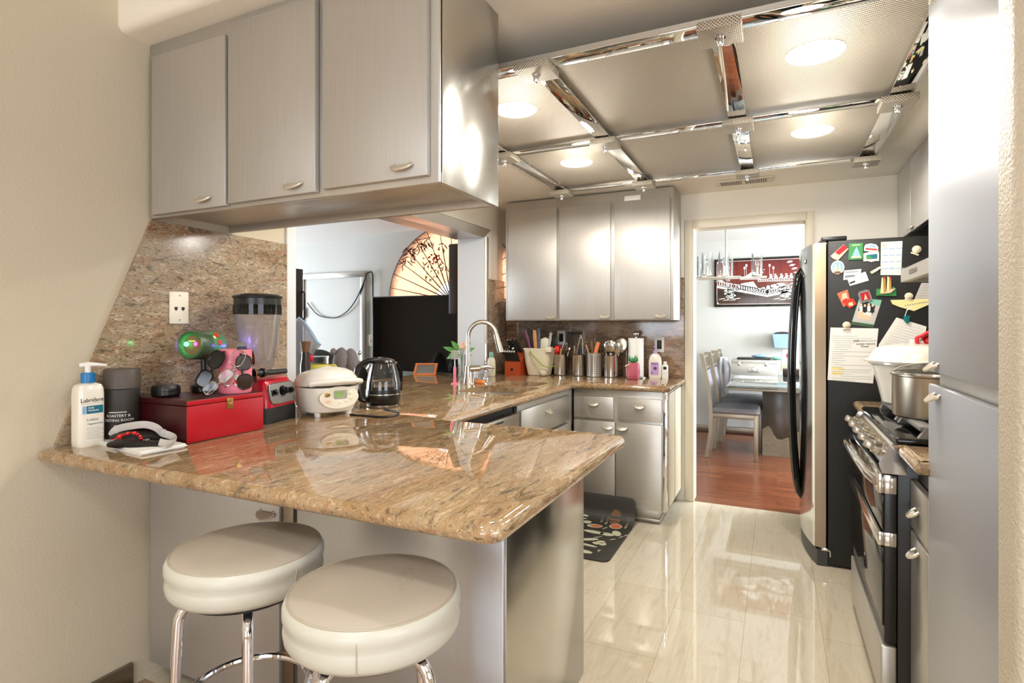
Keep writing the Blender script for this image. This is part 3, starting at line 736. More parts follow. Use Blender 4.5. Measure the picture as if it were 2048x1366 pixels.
b.M = Matrix(); O('fine_print', b, 'ink_white', t)
# papers
A = Vector((-1.713,1.041,0.912)); Lp = Vector((-2.018,1.088,0.912)); Rp = Vector((-1.702,1.177,0.912)); Bp = Lp+Rp-A; ctr = (Lp+Rp)/2
t = T('paper_stack', 'small stack of white papers lying under black eye mask and comb', 'papers', (ctr.x,ctr.y,ZC))
for k,(dx,dy,z) in enumerate(((.0,.0,0),(.006,.004,.0035),(-.004,.006,.007))):
    b = B(); b.prism([(p.x+dx,p.y+dy) for p in (A,Rp,Bp,Lp)], ZC+z, ZC+z+.003); O('sheet', b, 'paper', t, smooth=0)
zp = ZC+.0102
# eye mask
t = T('eye_mask', 'black padded eye mask with looped grey elastic straps on the papers', 'mask', (-1.885,1.13,zp))
mc = Vector((-1.885,1.135,zp))
b = B(); R = rot('Z',35); b.sph(mc+V(0,0,.017),(.075,.042,.017),20,10,R); b.sph(mc+V(.03,.03,.014),(.045,.035,.014),16,8,R); O('pad', b, 'black_matte', t)
S1 = [(-1.956,1.100,0.938),(-1.939,1.100,0.955),(-1.930,1.110,0.963),(-1.884,1.120,0.973),(-1.844,1.140,0.977),(-1.820,1.160,0.966),(-1.787,1.160,0.951),(-1.772,1.170,0.944),(-1.743,1.170,0.937),(-1.710,1.150,0.927),(-1.694,1.120,0.931),(-1.711,1.100,0.940)]
def smooth_path(P, n=4):
    P = [Vector(p) for p in P]; o = []
    for i in range(len(P)-1):
        p0, p1, p2, p3 = P[max(i-1,0)], P[i], P[i+1], P[min(i+2,len(P)-1)]
        for k in range(n):
            u = k/n; o.append(.5*((2*p1)+(p2-p0)*u+(2*p0-5*p1+4*p2-p3)*u*u+(3*p1-p0-3*p2+p3)*u**3))
    return o+[P[-1]]
S1 = [(p[0],p[1],max(p[2],zp+.012)) for p in S1]
b = B(); b.tube(smooth_path(S1), .01, 8, flat=(.0015,.0115,(0,-.3,1))); O('strap', b, 'strap_grey', t, label='grey elastic strap')
b = B(); b.box(*sorted((S1[6][0]-.008,S1[6][0]+.008)),S1[6][1]-.008,S1[6][1]+.008,S1[6][2]-.004,S1[6][2]+.012,.003); O('buckle', b, 'strap_grey', t)
# bracelet
t = T('bracelet', 'red beaded bracelet lying on the black eye mask', 'bracelet', (-1.86,1.09,zp))
BP = smooth_path([(-1.911,1.075,0.927),(-1.896,1.080,0.935),(-1.882,1.085,0.945),(-1.859,1.090,0.954),(-1.842,1.095,0.958),(-1.825,1.100,0.957),(-1.805,1.100,0.950),(-1.791,1.095,0.943)],3)
b = B(); b.tube(BP,.0012,6); O('cord', b, 'ink', t)
for i,p in enumerate(BP[::2]):
    b = B(); r0 = .0085 if i == 3 else (.0062 if i % 3 else .0045); b.sph(p,(r0,r0,r0*.9),10,6); O('bead', b, 'orange_red' if i % 2 else 'red_lacquer', t)
# comb
p0 = Vector((-1.877,1.052,0.925)); p1 = Vector((-1.735,1.143,0.925)); d = (p1-p0).normalized(); n = Vector((-d.y,d.x,0))
t = T('hair_brush', 'black hair brush lying at the front of white papers', 'brush', tuple(p0))
b = B(); b.tube([p0+V(0,0,.002),p0+d*.02+V(0,0,.004),p0+d*.09+V(0,0,.004),p0+d*.13+V(0,0,.0),p1],[.010,.016,.016,.011,.012],12,flat=(.018,.0085,(0,0,1))); O('handle', b, 'black_satin', t)
b = B()
for i in range(14):
    q = p0+d*(.012+i*.0075)
    for s in (-1,0,1): b.cyl(q+n*s*.008+V(0,0,.009),q+n*s*.008+V(0,0,.0155),.0013,n=5)
O('bristles', b, 'strap_grey', t, kind='stuff')
# red box
t = T('wooden_box', 'red lacquered wooden box with brass latch beside the blender', 'box', (-1.85,1.35,ZC))
X0,X1,Y0,Y1 = -1.985,-1.735,1.205,1.508
b = B(); b.box(X0,X1,Y0,Y1,ZC+.0005,ZC+.122,.0025); O('body', b, 'red_dark', t, label='darker red sides')  # body and lid take a darker red than the front panel
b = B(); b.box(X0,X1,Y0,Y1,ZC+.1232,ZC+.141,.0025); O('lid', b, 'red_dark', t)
b = B(); b.box(X1-.001,X1+.0012,Y0+.001,Y1-.001,ZC+.002,ZC+.1215,.0008); b.box(X1-.001,X1+.0012,Y0+.001,Y1-.001,ZC+.1238,ZC+.139,.0008); O('front_panel', b, 'red_lacquer', t, label='bright red front')
b = B(); b.box(X1+.001,X1+.004,1.352,1.376,ZC+.095,ZC+.133,.003); b.box(X1+.003,X1+.007,1.357,1.371,ZC+.103,ZC+.118,.002); O('latch', b, 'brass', t)
zb = ZC+.1415
t = T('glasses_case', 'black oval hard glasses case on the red box behind dark canister', 'case', (-1.93,1.25,zb))
for nm,k0,k1,mm in (('base',0,.02,'black_satin'),('lid',.021,.042,'black_satin')):
    b = B(); base = rrect(.085,.078,.03,5)
    if nm == 'base': scale_loops(b, base, [(.88,.88,0),(1,1,.007),(1,1,.02)], (-1.92,1.258,zb))
    else: scale_loops(b, base, [(1,1,.0212),(1,1,.029),(.93,.93,.037),(.7,.7,.041),(.3,.3,.042)], (-1.92,1.258,zb))
    O(nm, b, mm, t)
# laser projector
fc = Vector((-1.912,1.342,1.226)); nn = Vector((.314,-.948,.04)).normalized()
t = T('projector_light', 'green cylindrical light projector with glowing green and pink lenses above red box', 'light projector', (-1.925,1.405,zb))
b = B(); b.lathe([(0,.0),(.04,0),(.043,.003),(.043,.022),(.038,.026),(0,.026)],(-1.93,1.41,zb),32); b.cyl((-1.945,1.42,zb+.02),(-1.945,1.42,1.19),.011,n=14); O('stand', b, 'black_satin', t)
q = (-nn).to_track_quat('Z','Y').to_matrix()
b = B(); b.lathe([(.034,.012),(.043,.0),(.049,-.004),(.052,.002),(.053,.06),(.052,.062)],fc,36,q,cap=False); O('front_shell', b, 'green_body', t)
b = B(); b.lathe([(.052,.0615),(.052,.12),(.046,.142),(.03,.153),(0,.156)],fc,36,q); O('rear_shell', b, 'green_bright', t)
b = B(); b.lathe([(0,.011),(.039,.0112)],fc,30,q,cap=False); O('face_plate', b, 'fig_brown', t)
rt = Vector((.6,.8,0)); 
for s,mm,nm in ((-1,'led_green','green_lens'),(1,'led_pink','pink_lens')):
    b = B(); b.sph(fc+rt*(s*.016)-nn*.007+V(0,0,.004),.0085,14,8); O(nm, b, mm, t)
b = B(); b.M = Matrix.Translation(fc-nn*.0098) @ (-nn).to_track_quat('Z','Y').to_matrix().to_4x4(); b.box(-.013,.013,.013,.017,-.001,.001); b.M = Matrix(); O('sticker', b, 'paper_yellow', t)
side = nn.cross(V(0,0,1)).normalized()
for a,l,mm,w in ((35,.075,'paper_yellow',.007),(48,.095,'orange_red',.012),(12,.095,'red_silicone',.011)):
    ra = math.radians(a); o = side*(-math.cos(ra))+V(0,0,1)*math.sin(ra)
    if o.dot(V(.8,-.6,0)) < 0: o = side*math.cos(ra)+V(0,0,1)*math.sin(ra)
    c = fc-nn*l+o*.0528; b = B(); b.M = Matrix.Translation(c) @ o.to_track_quat('Z','Y').to_matrix().to_4x4(); b.prism(ell(w,w,16),-.003,.0006); b.M = Matrix(); O('decal', b, mm, t)
# pink cup and the glasses hooked on it
cc = Vector((-1.80,1.44,zb)); cr = .0555
t = T('cup', 'pink patterned cup on the red box, eyeglasses hung around its rim', 'cup', tuple(cc))
b = B(); b.lathe([(.052,0),(.0545,.004),(cr,.02),(cr,.156),(.053,.158),(.051,.152),(.050,.008),(0,.006)],tuple(cc),40); O('body', b, 'pink_light', t)
for a,z,rr_,mm in ((-12,.075,.006,'ink_grey'),(-6,.045,.006,'paper_yellow'),(-6,.034,.005,'ivory'),(-80,.05,.006,'ink_blue'),(-18,.105,.012,'teal'),(-24,.105,.006,'purple'),(-35,.06,.009,'ivory'),(-42,.042,.008,'red_silicone'),(-30,.042,.008,'red_silicone'),(-36,.035,.007,'ivory')):
    A_ = math.radians(a); o = V(math.cos(A_),math.sin(A_),0); b = B(); b.M = Matrix.Translation(cc+o*(cr+.0001)+V(0,0,z)) @ o.to_track_quat('Z','Y').to_matrix().to_4x4(); b.prism(ell(rr_,rr_*(.45 if mm == 'teal' else 1),14),-.001,.0006); b.M = Matrix(); O('printed_spot', b, mm, t)
b = B(); b.M = Matrix.Translation(cc+V(.01,.02,.09)) @ Matrix.Rotation(math.radians(30),4,'Z'); b.box(-.012,.012,-.019,.019,-.07,.078,.004); b.m(1).prism([(-.019,.078),(.019,.078),(.019,.09),(.0,.094),(-.019,.092)],-.011,.011,RFX)
b.M = Matrix(); O('lighter', b, ['blue_dark','grey_mid'], loc=(cc.x+.01,cc.y+.02,zb+.02), label='navy lighter with grey top standing inside the pink cup', cat='lighter')
def spectacles(nm, lab, c, xa, nrm, lens, rim, w=.052, h=.038, fold=.11, thick=.0018, gap=.016, solid=False, cat='glasses'):
    """two rimmed lenses on axis xa, temples folded behind along -nrm/xa"""
    xa = Vector(xa).normalized(); nrm = Vector(nrm).normalized(); nrm = (nrm-xa*nrm.dot(xa)).normalized(); ya = nrm.cross(xa)
    c = Vector(c); Mx = Matrix((xa,ya,nrm)).transposed().to_4x4(); M4 = Matrix.Translation(c) @ Mx
    t = T(nm, lab, cat, tuple(c), 0, 'eyewear around the pink cup')
    for s in (-1,1):
        ol = rrect(w,h,h*.42,5,s*(w+gap)/2,0)
        b = B(); b.M = M4; b.prism(ol,-.0008,.0008); O('lens', b, lens, t)
        b = B(); b.M = M4; b.tube([(x,y,0) for x,y in ol],thick,6,closed=True); O('rim', b, rim, t)
        b = B(); b.M = M4; e = s*(w+gap/2); b.tube([(e,.008,0),(e+s*.006,.008,-.006),(e-s*.02,.004,-.016),(e-s*fold,.0,-.018-.004*s)],thick*1.25,6); O('temple', b, rim, t)
    b = B(); b.M = M4; b.tube([(-gap*.7,.004,0),(0,.009,.002),(gap*.7,.004,0)],thick*1.1,6); O('bridge', b, rim, t)
    return t
spectacles('sunglasses','dark brown sunglasses hung upright on the front of the pink cup', cc+V(.064,-.014,.077),(.05,-.12,1),(.9,-.45,.05),'bronze_lens','brown_dark',.054,.05,thick=.0026)
spectacles('eyeglasses','silver rimmed eyeglasses slung slanting on left of the pink cup, upper pair', cc+V(.052,-.054,.095),(-.30,-.36,-1),(.72,-.7,.1),'glass_clear','polished_steel',.058,.045,thick=.0015)
spectacles('eyeglasses','silver rimmed eyeglasses low at left of pink cup, just above the box lid', cc+V(.045,-.105,.05),(-.45,-.3,-.45),(.75,-.7,.2),'glass_clear','nickel',.05,.034,.09,thick=.0015)
spectacles('sunglasses','glossy black wraparound sunglasses hanging left of pink cup under the projector', cc+V(-.005,-.098,.092),(-.35,-.42,-1),(.55,-.83,.1),'black_gloss','black_gloss',.06,.045,thick=.0035)
spectacles('eyeglasses','thin brown glasses hooked over right side of the pink cup', cc+V(.012,.070,.09),(.05,.1,-1),(.35,.9,.1),'bronze_lens','brass',.052,.04,thick=.0014)
# blender
bx, by, rz = -1.915, 1.655, 14.
t = T('blender', 'red blender with tall frosted jar between the red box and rice cooker', 'blender', (bx,by,ZC), rz)
base = rrect(.20,.215,.03,5)
b = B(); b.loops([[(x*s,y*s2,z) for x,y in base] for s,s2,z in ((1,1,0),(1,1.0,.045),(.97,.97,.062))]); O('foot_housing', b, 'black_matte', t, world=False)
b = B(); b.box(.085,.1012,-.075,.075,0,.028,.004); O('front_recess', b, 'ink', t, world=False)
b = B(); b.loops([[(x*s+o,y*s2,z) for x,y in base] for s,s2,z,o in ((.98,.98,.062,0),(.98,.97,.085,0),(.9,.9,.15,-.006),(.8,.84,.172,-.012),(.62,.68,.178,-.015))]); O('housing', b, 'red_plastic', t, world=False)
Mp = Matrix.Translation((.0935,0,.115)) @ Matrix.Rotation(math.radians(-11),4,'Y') @ RFX.to_4x4()
b = B(); b.M = Mp; b.prism(rrect(.168,.082,.022,5),-.004,.003,bev=.001); pan = O('control_panel', b, 'grey_mid', t, world=False)
b = B(); b.M = Mp; b.tube([(x,y,.003) for x,y in rrect(.168,.082,.022,5)],.0016,6,closed=True); O('panel_rim', b, 'polished_steel', pan, world=False)
b = B(); b.M = Mp; b.cyl((0,.006,.003),(0,.006,.007),.021,n=28); b.cyl((0,.006,.007),(0,.006,.022),.0155,.014,24); b.box(-.0025,.0025,-.006,.018,.021,.026,.001); O('dial', b, 'black_gloss', pan, world=False)
for s in (-1,1):
    b = B(); b.M = Mp; b.box(s*.055-.018,s*.055+.018,-.008,.016,.003,.007,.002); b.box(s*.055-.007,s*.055+.007,-.004,.012,.007,.018,.003); O('switch', b, 'black_gloss', pan, world=False)
jc = (-.018,.0,0)
b = B(); b.lathe([(.07,.178),(.07,.188),(.056,.192),(.056,.21),(.063,.222),(.088,.425),(.091,.43),(.091,.47),(.0885,.47),(.0885,.43),(.0605,.224),(.053,.212)],jc,40,cap=False)
for a in (20,110,200,290): b.M = Matrix.Rotation(math.radians(a),4,'Z',) ; b.box(.062,.068,-.012,.012,.24,.40,.004); 
b.M = Matrix(); jar = O('jar', b, 'glass_jar', t, world=False)
b = B(); b.lathe([(.0895,.455),(.0895,.497),(.094,.499),(.0955,.506),(.085,.514),(.055,.517),(.03,.513),(0,.512)],jc,36); O('lid', b, 'black_satin', jar, world=False)
b = B(); b.lathe([(.0915,.432),(.0925,.432),(.0925,.472),(.0915,.472)],jc,36,cap=False); O('lid_seal', b, 'glass_smoke', jar, world=False)
t = T('blender_tamper', 'black ribbed tamper rod lying across the red blender housing', 'tamper', (-1.80,1.6,1.10))
b = B(); b.tube([(-1.797,1.506,1.116),(-1.805,1.56,1.114),(-1.812,1.60,1.112),(-1.83,1.70,1.11)],[.012,.0125,.0115,.011],14); O('rod', b, 'black_satin', t)
b = B(); b.lathe([(.012,-.006),(.018,-.005),(.018,.005),(.012,.006)],(-1.806,1.565,1.1135),20,V(-.09,1,0).normalized().to_track_quat('Z','Y').to_matrix()); O('collar', b, 'black_satin', t)
# rice cooker
t = T('rice_cooker', 'cream rice cooker with green display beside the red blender', 'rice cooker', (-1.80,1.90,ZC), -22)
base = rrect(.258,.25,.095,8)
b = B(); b.loops([[(x*s,y*s,z) for x,y in base] for s,z in ((.72,.012),(.84,.02),(.93,.05),(.985,.09),(1.0,.115),(1.0,.124))]); O('body', b, 'white_gloss', t, world=False)
b = B(); b.loops([[(x*s,y*s,z+x*.06) for x,y in base] for s,z in ((1.005,.1265),(1.01,.136),(.96,.155),(.82,.18),(.6,.194),(.3,.20),(.05,.201))]); lid = O('lid', b, 'white_gloss', t, world=False)
b = B(); b.tube([(.10,-.115,.142),(.135,-.075,.15),(.15,0,.153),(.135,.075,.15),(.10,.115,.142)],.011,12,flat=(.011,.012,(0,0,1))); O('lid_latch', b, 'white_gloss', lid, world=False)
b = B(); b.prism(ell(.045,.016,24,.0,0),-.002,.004,c=(.05,0,.197),R=rot('Y',9)); b.m(1).prism(ell(.028,.005,20),.0035,.0055,c=(.05,0,.197),R=rot('Y',9)); O('steam_cap', b, ['white_gloss','grey_mid'], lid, world=False)
Mp = Matrix.Translation((.1285,0,.082)) @ Matrix.Rotation(math.radians(-4),4,'Y') @ RFX.to_4x4()
b = B(); b.M = Mp; b.prism(ell(.088,.046,40),-.012,.003,bev=.002); pan = O('control_panel', b, 'ivory', t, world=False)
b = B(); b.M = Mp; b.prism(rrect(.06,.036,.008,4,.004,.012),.002,.0045); O('display_frame', b, 'polished_steel', pan, world=False)
b = B(); b.M = Mp; b.prism(rrect(.042,.026,.004,4,-.002,.012),.004,.0052); O('display', b, 'lcd', pan, world=False)
for x,y,rx,mm in ((-.055,.014,.013,'brass'),(-.05,-.012,.011,'peach'),(.05,.016,.009,'ivory'),(.052,-.006,.007,'ivory'),(.0,-.02,.008,'ivory'),(.03,-.018,.007,'ivory')):
    b = B(); b.M = Mp; b.prism(ell(rx,rx*.7,18,x,y),.002,.0055,bev=.0008); O('button', b, mm, pan, world=False)
for x,y in ((.07,.07),(.07,-.07),(-.07,.07),(-.07,-.07)):
    b = B(); b.cyl((x,y,0),(x,y,.022),.012,.015,14); O('foot', b, 'white_plastic', t, world=False)
# kettle
kc = (-1.70,2.17); 
t = T('electric_kettle', 'glass electric kettle with black handle and base right of the rice cooker', 'kettle', (kc[0],kc[1],ZC), -125)
b = B(); b.lathe([(.076,0),(.078,.004),(.078,.014),(.072,.018),(0,.018)],n=36); O('power_base', b, 'steel_dark', t, world=False)
b = B(); b.lathe([(.07,.019),(.079,.03),(.082,.06),(.0815,.085),(.078,.085),(.078,.05),(0,.05)],n=36); O('heater_base', b, 'black_satin', t, world=False)
b = B(); b.lathe([(.0815,.083),(.079,.12),(.068,.175),(.056,.212),(.0545,.212),(.066,.174),(.077,.12),(.0795,.085)],n=36,cap=False); O('glass_body', b, 'glass_clear', t, world=False)
b = B(); b.lathe([(.078,.052),(.0775,.115),(0,.115)],n=36); O('water', b, 'glass_clear', t, world=False)
b = B(); b.lathe([(.057,.208),(.059,.214),(.052,.224),(.03,.231),(0,.232)],n=36); b.tube([(.03,0,.223),(.075,0,.222),(.098,0,.214)],[.024,.026,.02],14,flat=(.024,.013,(0,0,1))); O('lid', b, 'black_satin', t, world=False)
b = B(); b.tube(smooth_path([(.08,0,.217),(.118,0,.195),(.13,0,.14),(.127,0,.085),(.11,0,.045),(.082,0,.035)],4),.017,14,flat=(.02,.0125,(1,0,0))); O('handle', b, 'black_satin', t, world=False)
b = B(); b.loops([[(-.035,-.014,.195),(-.035,.014,.195),(-.05,.016,.213),(-.05,-.016,.213)],[(-.058,-.009,.20),(-.058,.009,.20),(-.068,.01,.213),(-.068,-.01,.213)]]); O('spout', b, 'polished_steel', t, world=False)
b = B(); b.lathe([(.0828,.062),(.0834,.064),(.0828,.066)],n=36,cap=False); O('trim_band', b, 'polished_steel', t, world=False)
cp = smooth_path([(-1.627,2.083,0.915),(-1.558,2.056,0.914),(-1.499,2.020,0.914),(-1.467,1.959,0.914),(-1.494,1.902,0.914),(-1.568,1.897,0.914),(-1.662,1.897,0.914)],5)
b = B(); b.tube(cp,.0042,8); O('power_cord', b, 'black_satin', t)
t = T('mug', 'dark mug with brass handle half hidden behind rice cooker and kettle', 'mug', (-1.971,2.377,0.910))
mp_ = Vector((-1.971,2.377,0.910))
b = B(); b.lathe([(.028,0),(.036,.008),(.038,.09),(.0355,.09),(.034,.01),(0,.008)],tuple(mp_),28); O('body', b, 'grey_dark', t)
dl = V(-.79,-.61,0)
b = B(); b.tube([mp_+dl*(.036+.024*math.sin(a))+V(0,0,.045+.026*math.cos(a)) for a in [PI*i/10 for i in range(11)]],.0045,8); O('handle', b, 'brass', t)
q = Vector((-2.048,2.750,0.910))
t = T('tumbler', 'dark tumbler glass just behind the kettle on its right', 'tumbler', tuple(q))
b = B(); b.lathe([(.028,0),(.033,.12),(.0315,.12),(.0265,.004),(0,.004)],tuple(q),24); O('body', b, 'glass_smoke', t)
# things on the bar ledge in the opening
q = (-2.35,2.40,ZC)
t = T('travel_mug', 'yellow mug with clear lid on the ledge behind rice cooker', 'mug', q)
b = B(); b.lathe([(.056,0),(.062,.006),(.068,.17),(.0655,.17),(.06,.01),(0,.008)],q,32); O('body', b, 'yellow_mug', t)
b = B(); b.lathe([(.068,.1705),(.068,.205),(.071,.206),(.071,.214),(0,.216)],q,32,cap=False); O('lid', b, 'glass_clear', t)
b = B(); b.tube([(q[0]+.05,q[1]+.045,ZC+.16),(q[0]+.078,q[1]+.068,ZC+.162),(q[0]+.088,q[1]+.076,ZC+.14),(q[0]+.086,q[1]+.074,ZC+.08),(q[0]+.05,q[1]+.045,ZC+.05)],.007,8); O('handle', b, 'yellow_mug', t)
b = B(); b.box(q[0]-.008,q[0]+.008,q[1]-.066,q[1]-.063,ZC+.2,ZC+.25); O('tag', b, 'paper', t)
q = (-2.235,2.21,ZC)
t = T('pepper_grinder', 'small dark brown grinder with flared top on the ledge by yellow mug', 'grinder', q)
b = B(); b.lathe([(.026,0),(.026,.18),(.02,.22),(.019,.25)],q,20); O('body', b, 'brown_dark', t)
b = B(); b.lathe([(.019,.2505),(.02,.26),(.027,.298),(.028,.304),(0,.306)],q,20); O('cap', b, 'fig_brown', t)
t = T('plastic_bag', 'clear zip plastic bag with red and white contents at the opening edge', 'bag', (-2.44,2.30,ZC))
ol = [(-2.411,2.300,1.328),(-2.370,2.300,1.344),(-2.326,2.300,1.317),(-2.286,2.300,1.273),(-2.250,2.300,1.225),(-2.219,2.300,1.198),(-2.236,2.300,1.179),(-2.261,2.300,1.165),(-2.286,2.300,1.132),(-2.315,2.300,1.055),(-2.330,2.300,0.940),(-2.441,2.300,0.935),(-2.448,2.300,1.162)]
cxz = sum((Vector(p) for p in ol), Vector())/len(ol)
b = B(); b.loops([[tuple(cxz+(Vector(p)-cxz)*s+V(0,dy,0)) for p in ol] for s,dy in ((.55,-.035),(.85,-.022),(1,0),(.85,.022),(.55,.035))]); O('pouch', b, 'glass_bag', t)
b = B(); b.tube([(ol[i][0],ol[i][1]-.006,ol[i][2]) for i in (1,2,3,4,5)],.006,8,flat=(.002,.008,(0,-1,0))); O('zip_strip', b, 'ink_blue', t)
for (x,y,z),r0,mm in (((cxz.x+.02,2.30,1.12),.028,'red_silicone'),((cxz.x-.01,2.30,1.16),.03,'paper'),((cxz.x,2.30,1.06),.03,'paper'),((cxz.x+.01,2.29,.98),.035,'paper')):
    b = B(); b.sph((x,y,z),(r0,r0*.6,r0),12,8); O('content', b, mm, t)
q = Vector((-2.45,2.757,ZC))
t = T('plush_toy', 'grey plush elephant toy sitting on the ledge near the black chair', 'plush toy', tuple(q))
rt = V(.66,.75,0)
b = B(); b.sph(q+V(0,0,.055),(.085,.06,.055),16,10); b.sph(q-rt*.034+V(0,0,.165),(.048,.042,.088),18,12,rot('Y',10)); b.sph(q+rt*.034+V(0,0,.16),(.046,.042,.085),18,12,rot('Y',-8)); b.sph(q-rt*.075+V(0,0,.225),(.02,.02,.022),10,8); b.sph(q+rt*.01+V(-.02,.02,.14),(.06,.05,.09),14,10); O('body', b, 'grey_plush', t, smooth=60)
for s in (-.012,.062):
    b = B(); b.sph(q+rt*s+V(.028,-.032,.115),(.018,.012,.01),12,8); O('patch', b, 'wood_orange', t)
b = B(); b.sph(q+rt*.085+V(.0,0,.215),(.012,.012,.016),12,8); b.sph(q+rt*.085+V(0,0,.155),(.012,.012,.012),12,8); O('bead', b, 'polished_steel', t)
t = T('picture_frame', 'small orange wooden picture frame leaning back on the ledge below the television', 'picture frame', (-2.50,3.72,ZC))
Mf = Matrix.Translation((-2.50,3.70,ZC+.002)) @ Matrix.Rotation(math.radians(22),4,'Z') @ Matrix.Rotation(math.radians(-48),4,'X')
b = B(); b.M = Mf
for x0,x1,z0,z1 in ((-.09,-.07,0,.13),(.07,.09,0,.13),(-.07,.07,0,.018),(-.07,.07,.112,.13)): b.box(x0,x1,0,.012,z0,z1,.002)
O('frame', b, 'wood_orange', t)
b = B(); b.M = Mf; b.box(-.072,.072,.006,.01,.016,.114); O('picture', b, 'grey_mid', t)
# flower vase, brush, soap
q = Vector((-2.16,3.70,ZC))
t = T('flower_vase', 'clear glass vase with one peach flower and green leaves behind the faucet', 'vase', tuple(q))
b = B(); b.lathe([(.03,0),(.031,.004),(.031,.17),(.029,.17),(.028,.008),(0,.006)],tuple(q),24); O('glass', b, 'glass_clear', t)
b = B()
for dx,dy in ((0,0),(-.015,.01),(.015,-.01)): b.tube([q+V(-dx*.4,-dy*.4,.01),q+V(dx*.3,dy*.3,.12),q+V(dx*1.6,dy*1.6,.21)],.0025,6)
O('stems', b, 'green_leaf', t)
b = B()
fcn = Vector((-2.132,3.670,1.145))
for i in range(14):
    a = i*2.4; k = .008+.0016*i; b.sph(fcn+V(k*math.cos(a),-.004*(i%3),k*math.sin(a)*.8),(.014,.010,.014),10,8)
O('blossom', b, 'peach', t)
def leaf(b, p0, p1, w, up=(0,-1,.3)):
    p0 = Vector(p0); p1 = Vector(p1); d = p1-p0; s = d.cross(Vector(up)).normalized(); n = s.cross(d).normalized()
    ls = []
    for i in range(8):
        u = i/7; ww = w*math.sin(PI*min(.98,max(.03,u))**.8); c = p0+d*u+n*.012*math.sin(PI*u)
        ls.append([c-s*ww+n*.003,c-n*.0008,c+s*ww+n*.003,c+n*.0012])
    b.loops(ls)
for a,c_,w in (((-2.167,3.670,1.095),(-2.308,3.670,1.134),.018),((-2.158,3.670,1.114),(-2.233,3.670,1.181),.02),((-2.167,3.670,1.084),(-2.277,3.670,1.044),.02),((-2.164,3.680,1.076),(-2.249,3.660,1.083),.016),((-2.099,3.680,1.096),(-2.020,3.660,1.132),.018),((-2.099,3.680,1.092),(-2.049,3.660,1.072),.012)):
    b = B(); leaf(b,a,c_,w); O('leaf', b, 'green_leaf', t)
q = Vector((-1.93,3.215,ZC))
t = T('bottle_brush', 'pink bottle brush with white bristles standing beside the faucet', 'brush', tuple(q))
b = B(); b.lathe([(.028,0),(.027,.004),(.012,.012),(.009,.05),(.0105,.10),(.008,.115)],tuple(q),18); O('handle', b, 'pink_light', t)
b = B(); b.cyl(q+V(0,0,.11),q+V(0,0,.22),.004,n=8); O('stem', b, 'white_plastic', t)
b = B()
for i in range(9): b.lathe([(.004,.165+i*.0065),(.026,.167+i*.0065),(.027,.169+i*.0065),(.004,.171+i*.0065)],tuple(q),18,cap=False)
O('bristles', b, 'white_plastic', t)
q = Vector((-1.99,3.86,ZC))
t = T('soap_bottle', 'cream soap bottle with mint green cap standing by the far splashback', 'bottle', tuple(q))
b = B(); scale_loops(b, ell(.034,.024,24), [(.85,.85,0),(1,1,.01),(1,1,.1),(.9,.9,.125),(.6,.62,.142),(.42,.5,.145)], tuple(q)); O('body', b, 'soap_cream', t)
b = B(); b.lathe([(.0155,.1455),(.0165,.148),(.0165,.17),(.014,.184),(0,.186)],tuple(q),20); O('cap', b, 'mint', t)
b = B(); b.prism(ell(.016,.026,20),0,.0006,RFY,(q.x,q.y-.0242,ZC+.06)); O('label', b, 'ink_white', t)
def outlet(lab, c, R, mm='polished_steel', w=.07, h=.115, rz=0):
    t = T('wall_outlet', lab, 'outlet', tuple(c))
    b = B(); b.prism(rrect(w,h,.006,3),0,.006,R,c,bev=.0015); O('plate', b, mm, t)
    b = B(); b.prism(rrect(w*.5,h*.58,.003,3),.006,.0075,R,c); o = O('insert', b, 'black_satin', t)
outlet('black outlet with steel plate on left splashback behind the faucet arch', (-2.0855,4.13,1.20), RFX)
outlet('white framed black outlet on far splashback behind the red utensils', (-1.585,4.3155,1.20), RFY, 'white_plastic')
outlet('white framed switch on far splashback above the lilac lotion bottle', (-.80,4.3155,1.155), RFY, 'white_plastic')

# ------------------------------------------------------------------ things on the far worktop
t = T('splash_guard', 'clear plastic sheet leaning on far splashback behind the utensils', 'plastic sheet', (-1.68,4.31,.911))
b = B(); b.box(-1.98,-1.385,4.309,4.312,.911,1.325); O('sheet', b, 'glass_clear', t)
kb = V(-1.865,4.03,ZC)
t = T('knife_block', 'cherry wood knife block full of black handled knives in the far corner', 'knife block', tuple(kb))
b = B(); R = RFX
prof = [(-.055,0),(.075,0),(.075,.16),(.055,.185),(.015,.15),(-.015,.118),(-.055,.10)]
b.prism(prof,-.066,.066,R,tuple(kb)); O('block', b, 'wood_cherry', t, smooth=0)
b = B(); b.prism(rrect(.02,.02,.003,3),0,.0012,RFY,(kb.x-.005,kb.y-.055,ZC+.045)); O('emblem', b, 'black_satin', t)
kn = 0
def knife(lab, p, d, L, r, group):
    d = Vector(d).normalized(); p = Vector(p)
    t = T('knife', lab, 'knife', tuple(p), 0, group)
    b = B(); b.tube([p-d*.002,p+d*.02,p+d*L*.5,p+d*L],[r*.8,r,r*.92,r*1.05],10,flat=(r*.75,r,(1,0,0))); O('handle', b, 'black_satin', t)
    b = B(); b.cyl(p+d*(L-.004),p+d*(L+.004),r*1.12,n=14); O('end_cap', b, 'white_plastic' if L < .1 else 'polished_steel', t)
    b = B(); b.box(p.x-.0008,p.x+.0008,p.y-.001,p.y+.012,p.z-.05,p.z-.002); O('blade', b, 'polished_steel', t)
for i in range(6):
    knife('one of six small steak knives in the lowest row of the block', (kb.x-.05+i*.02,kb.y-.035,ZC+.112), (-.32,-.42,.85), .088, .0075, 'steak knives in the block')
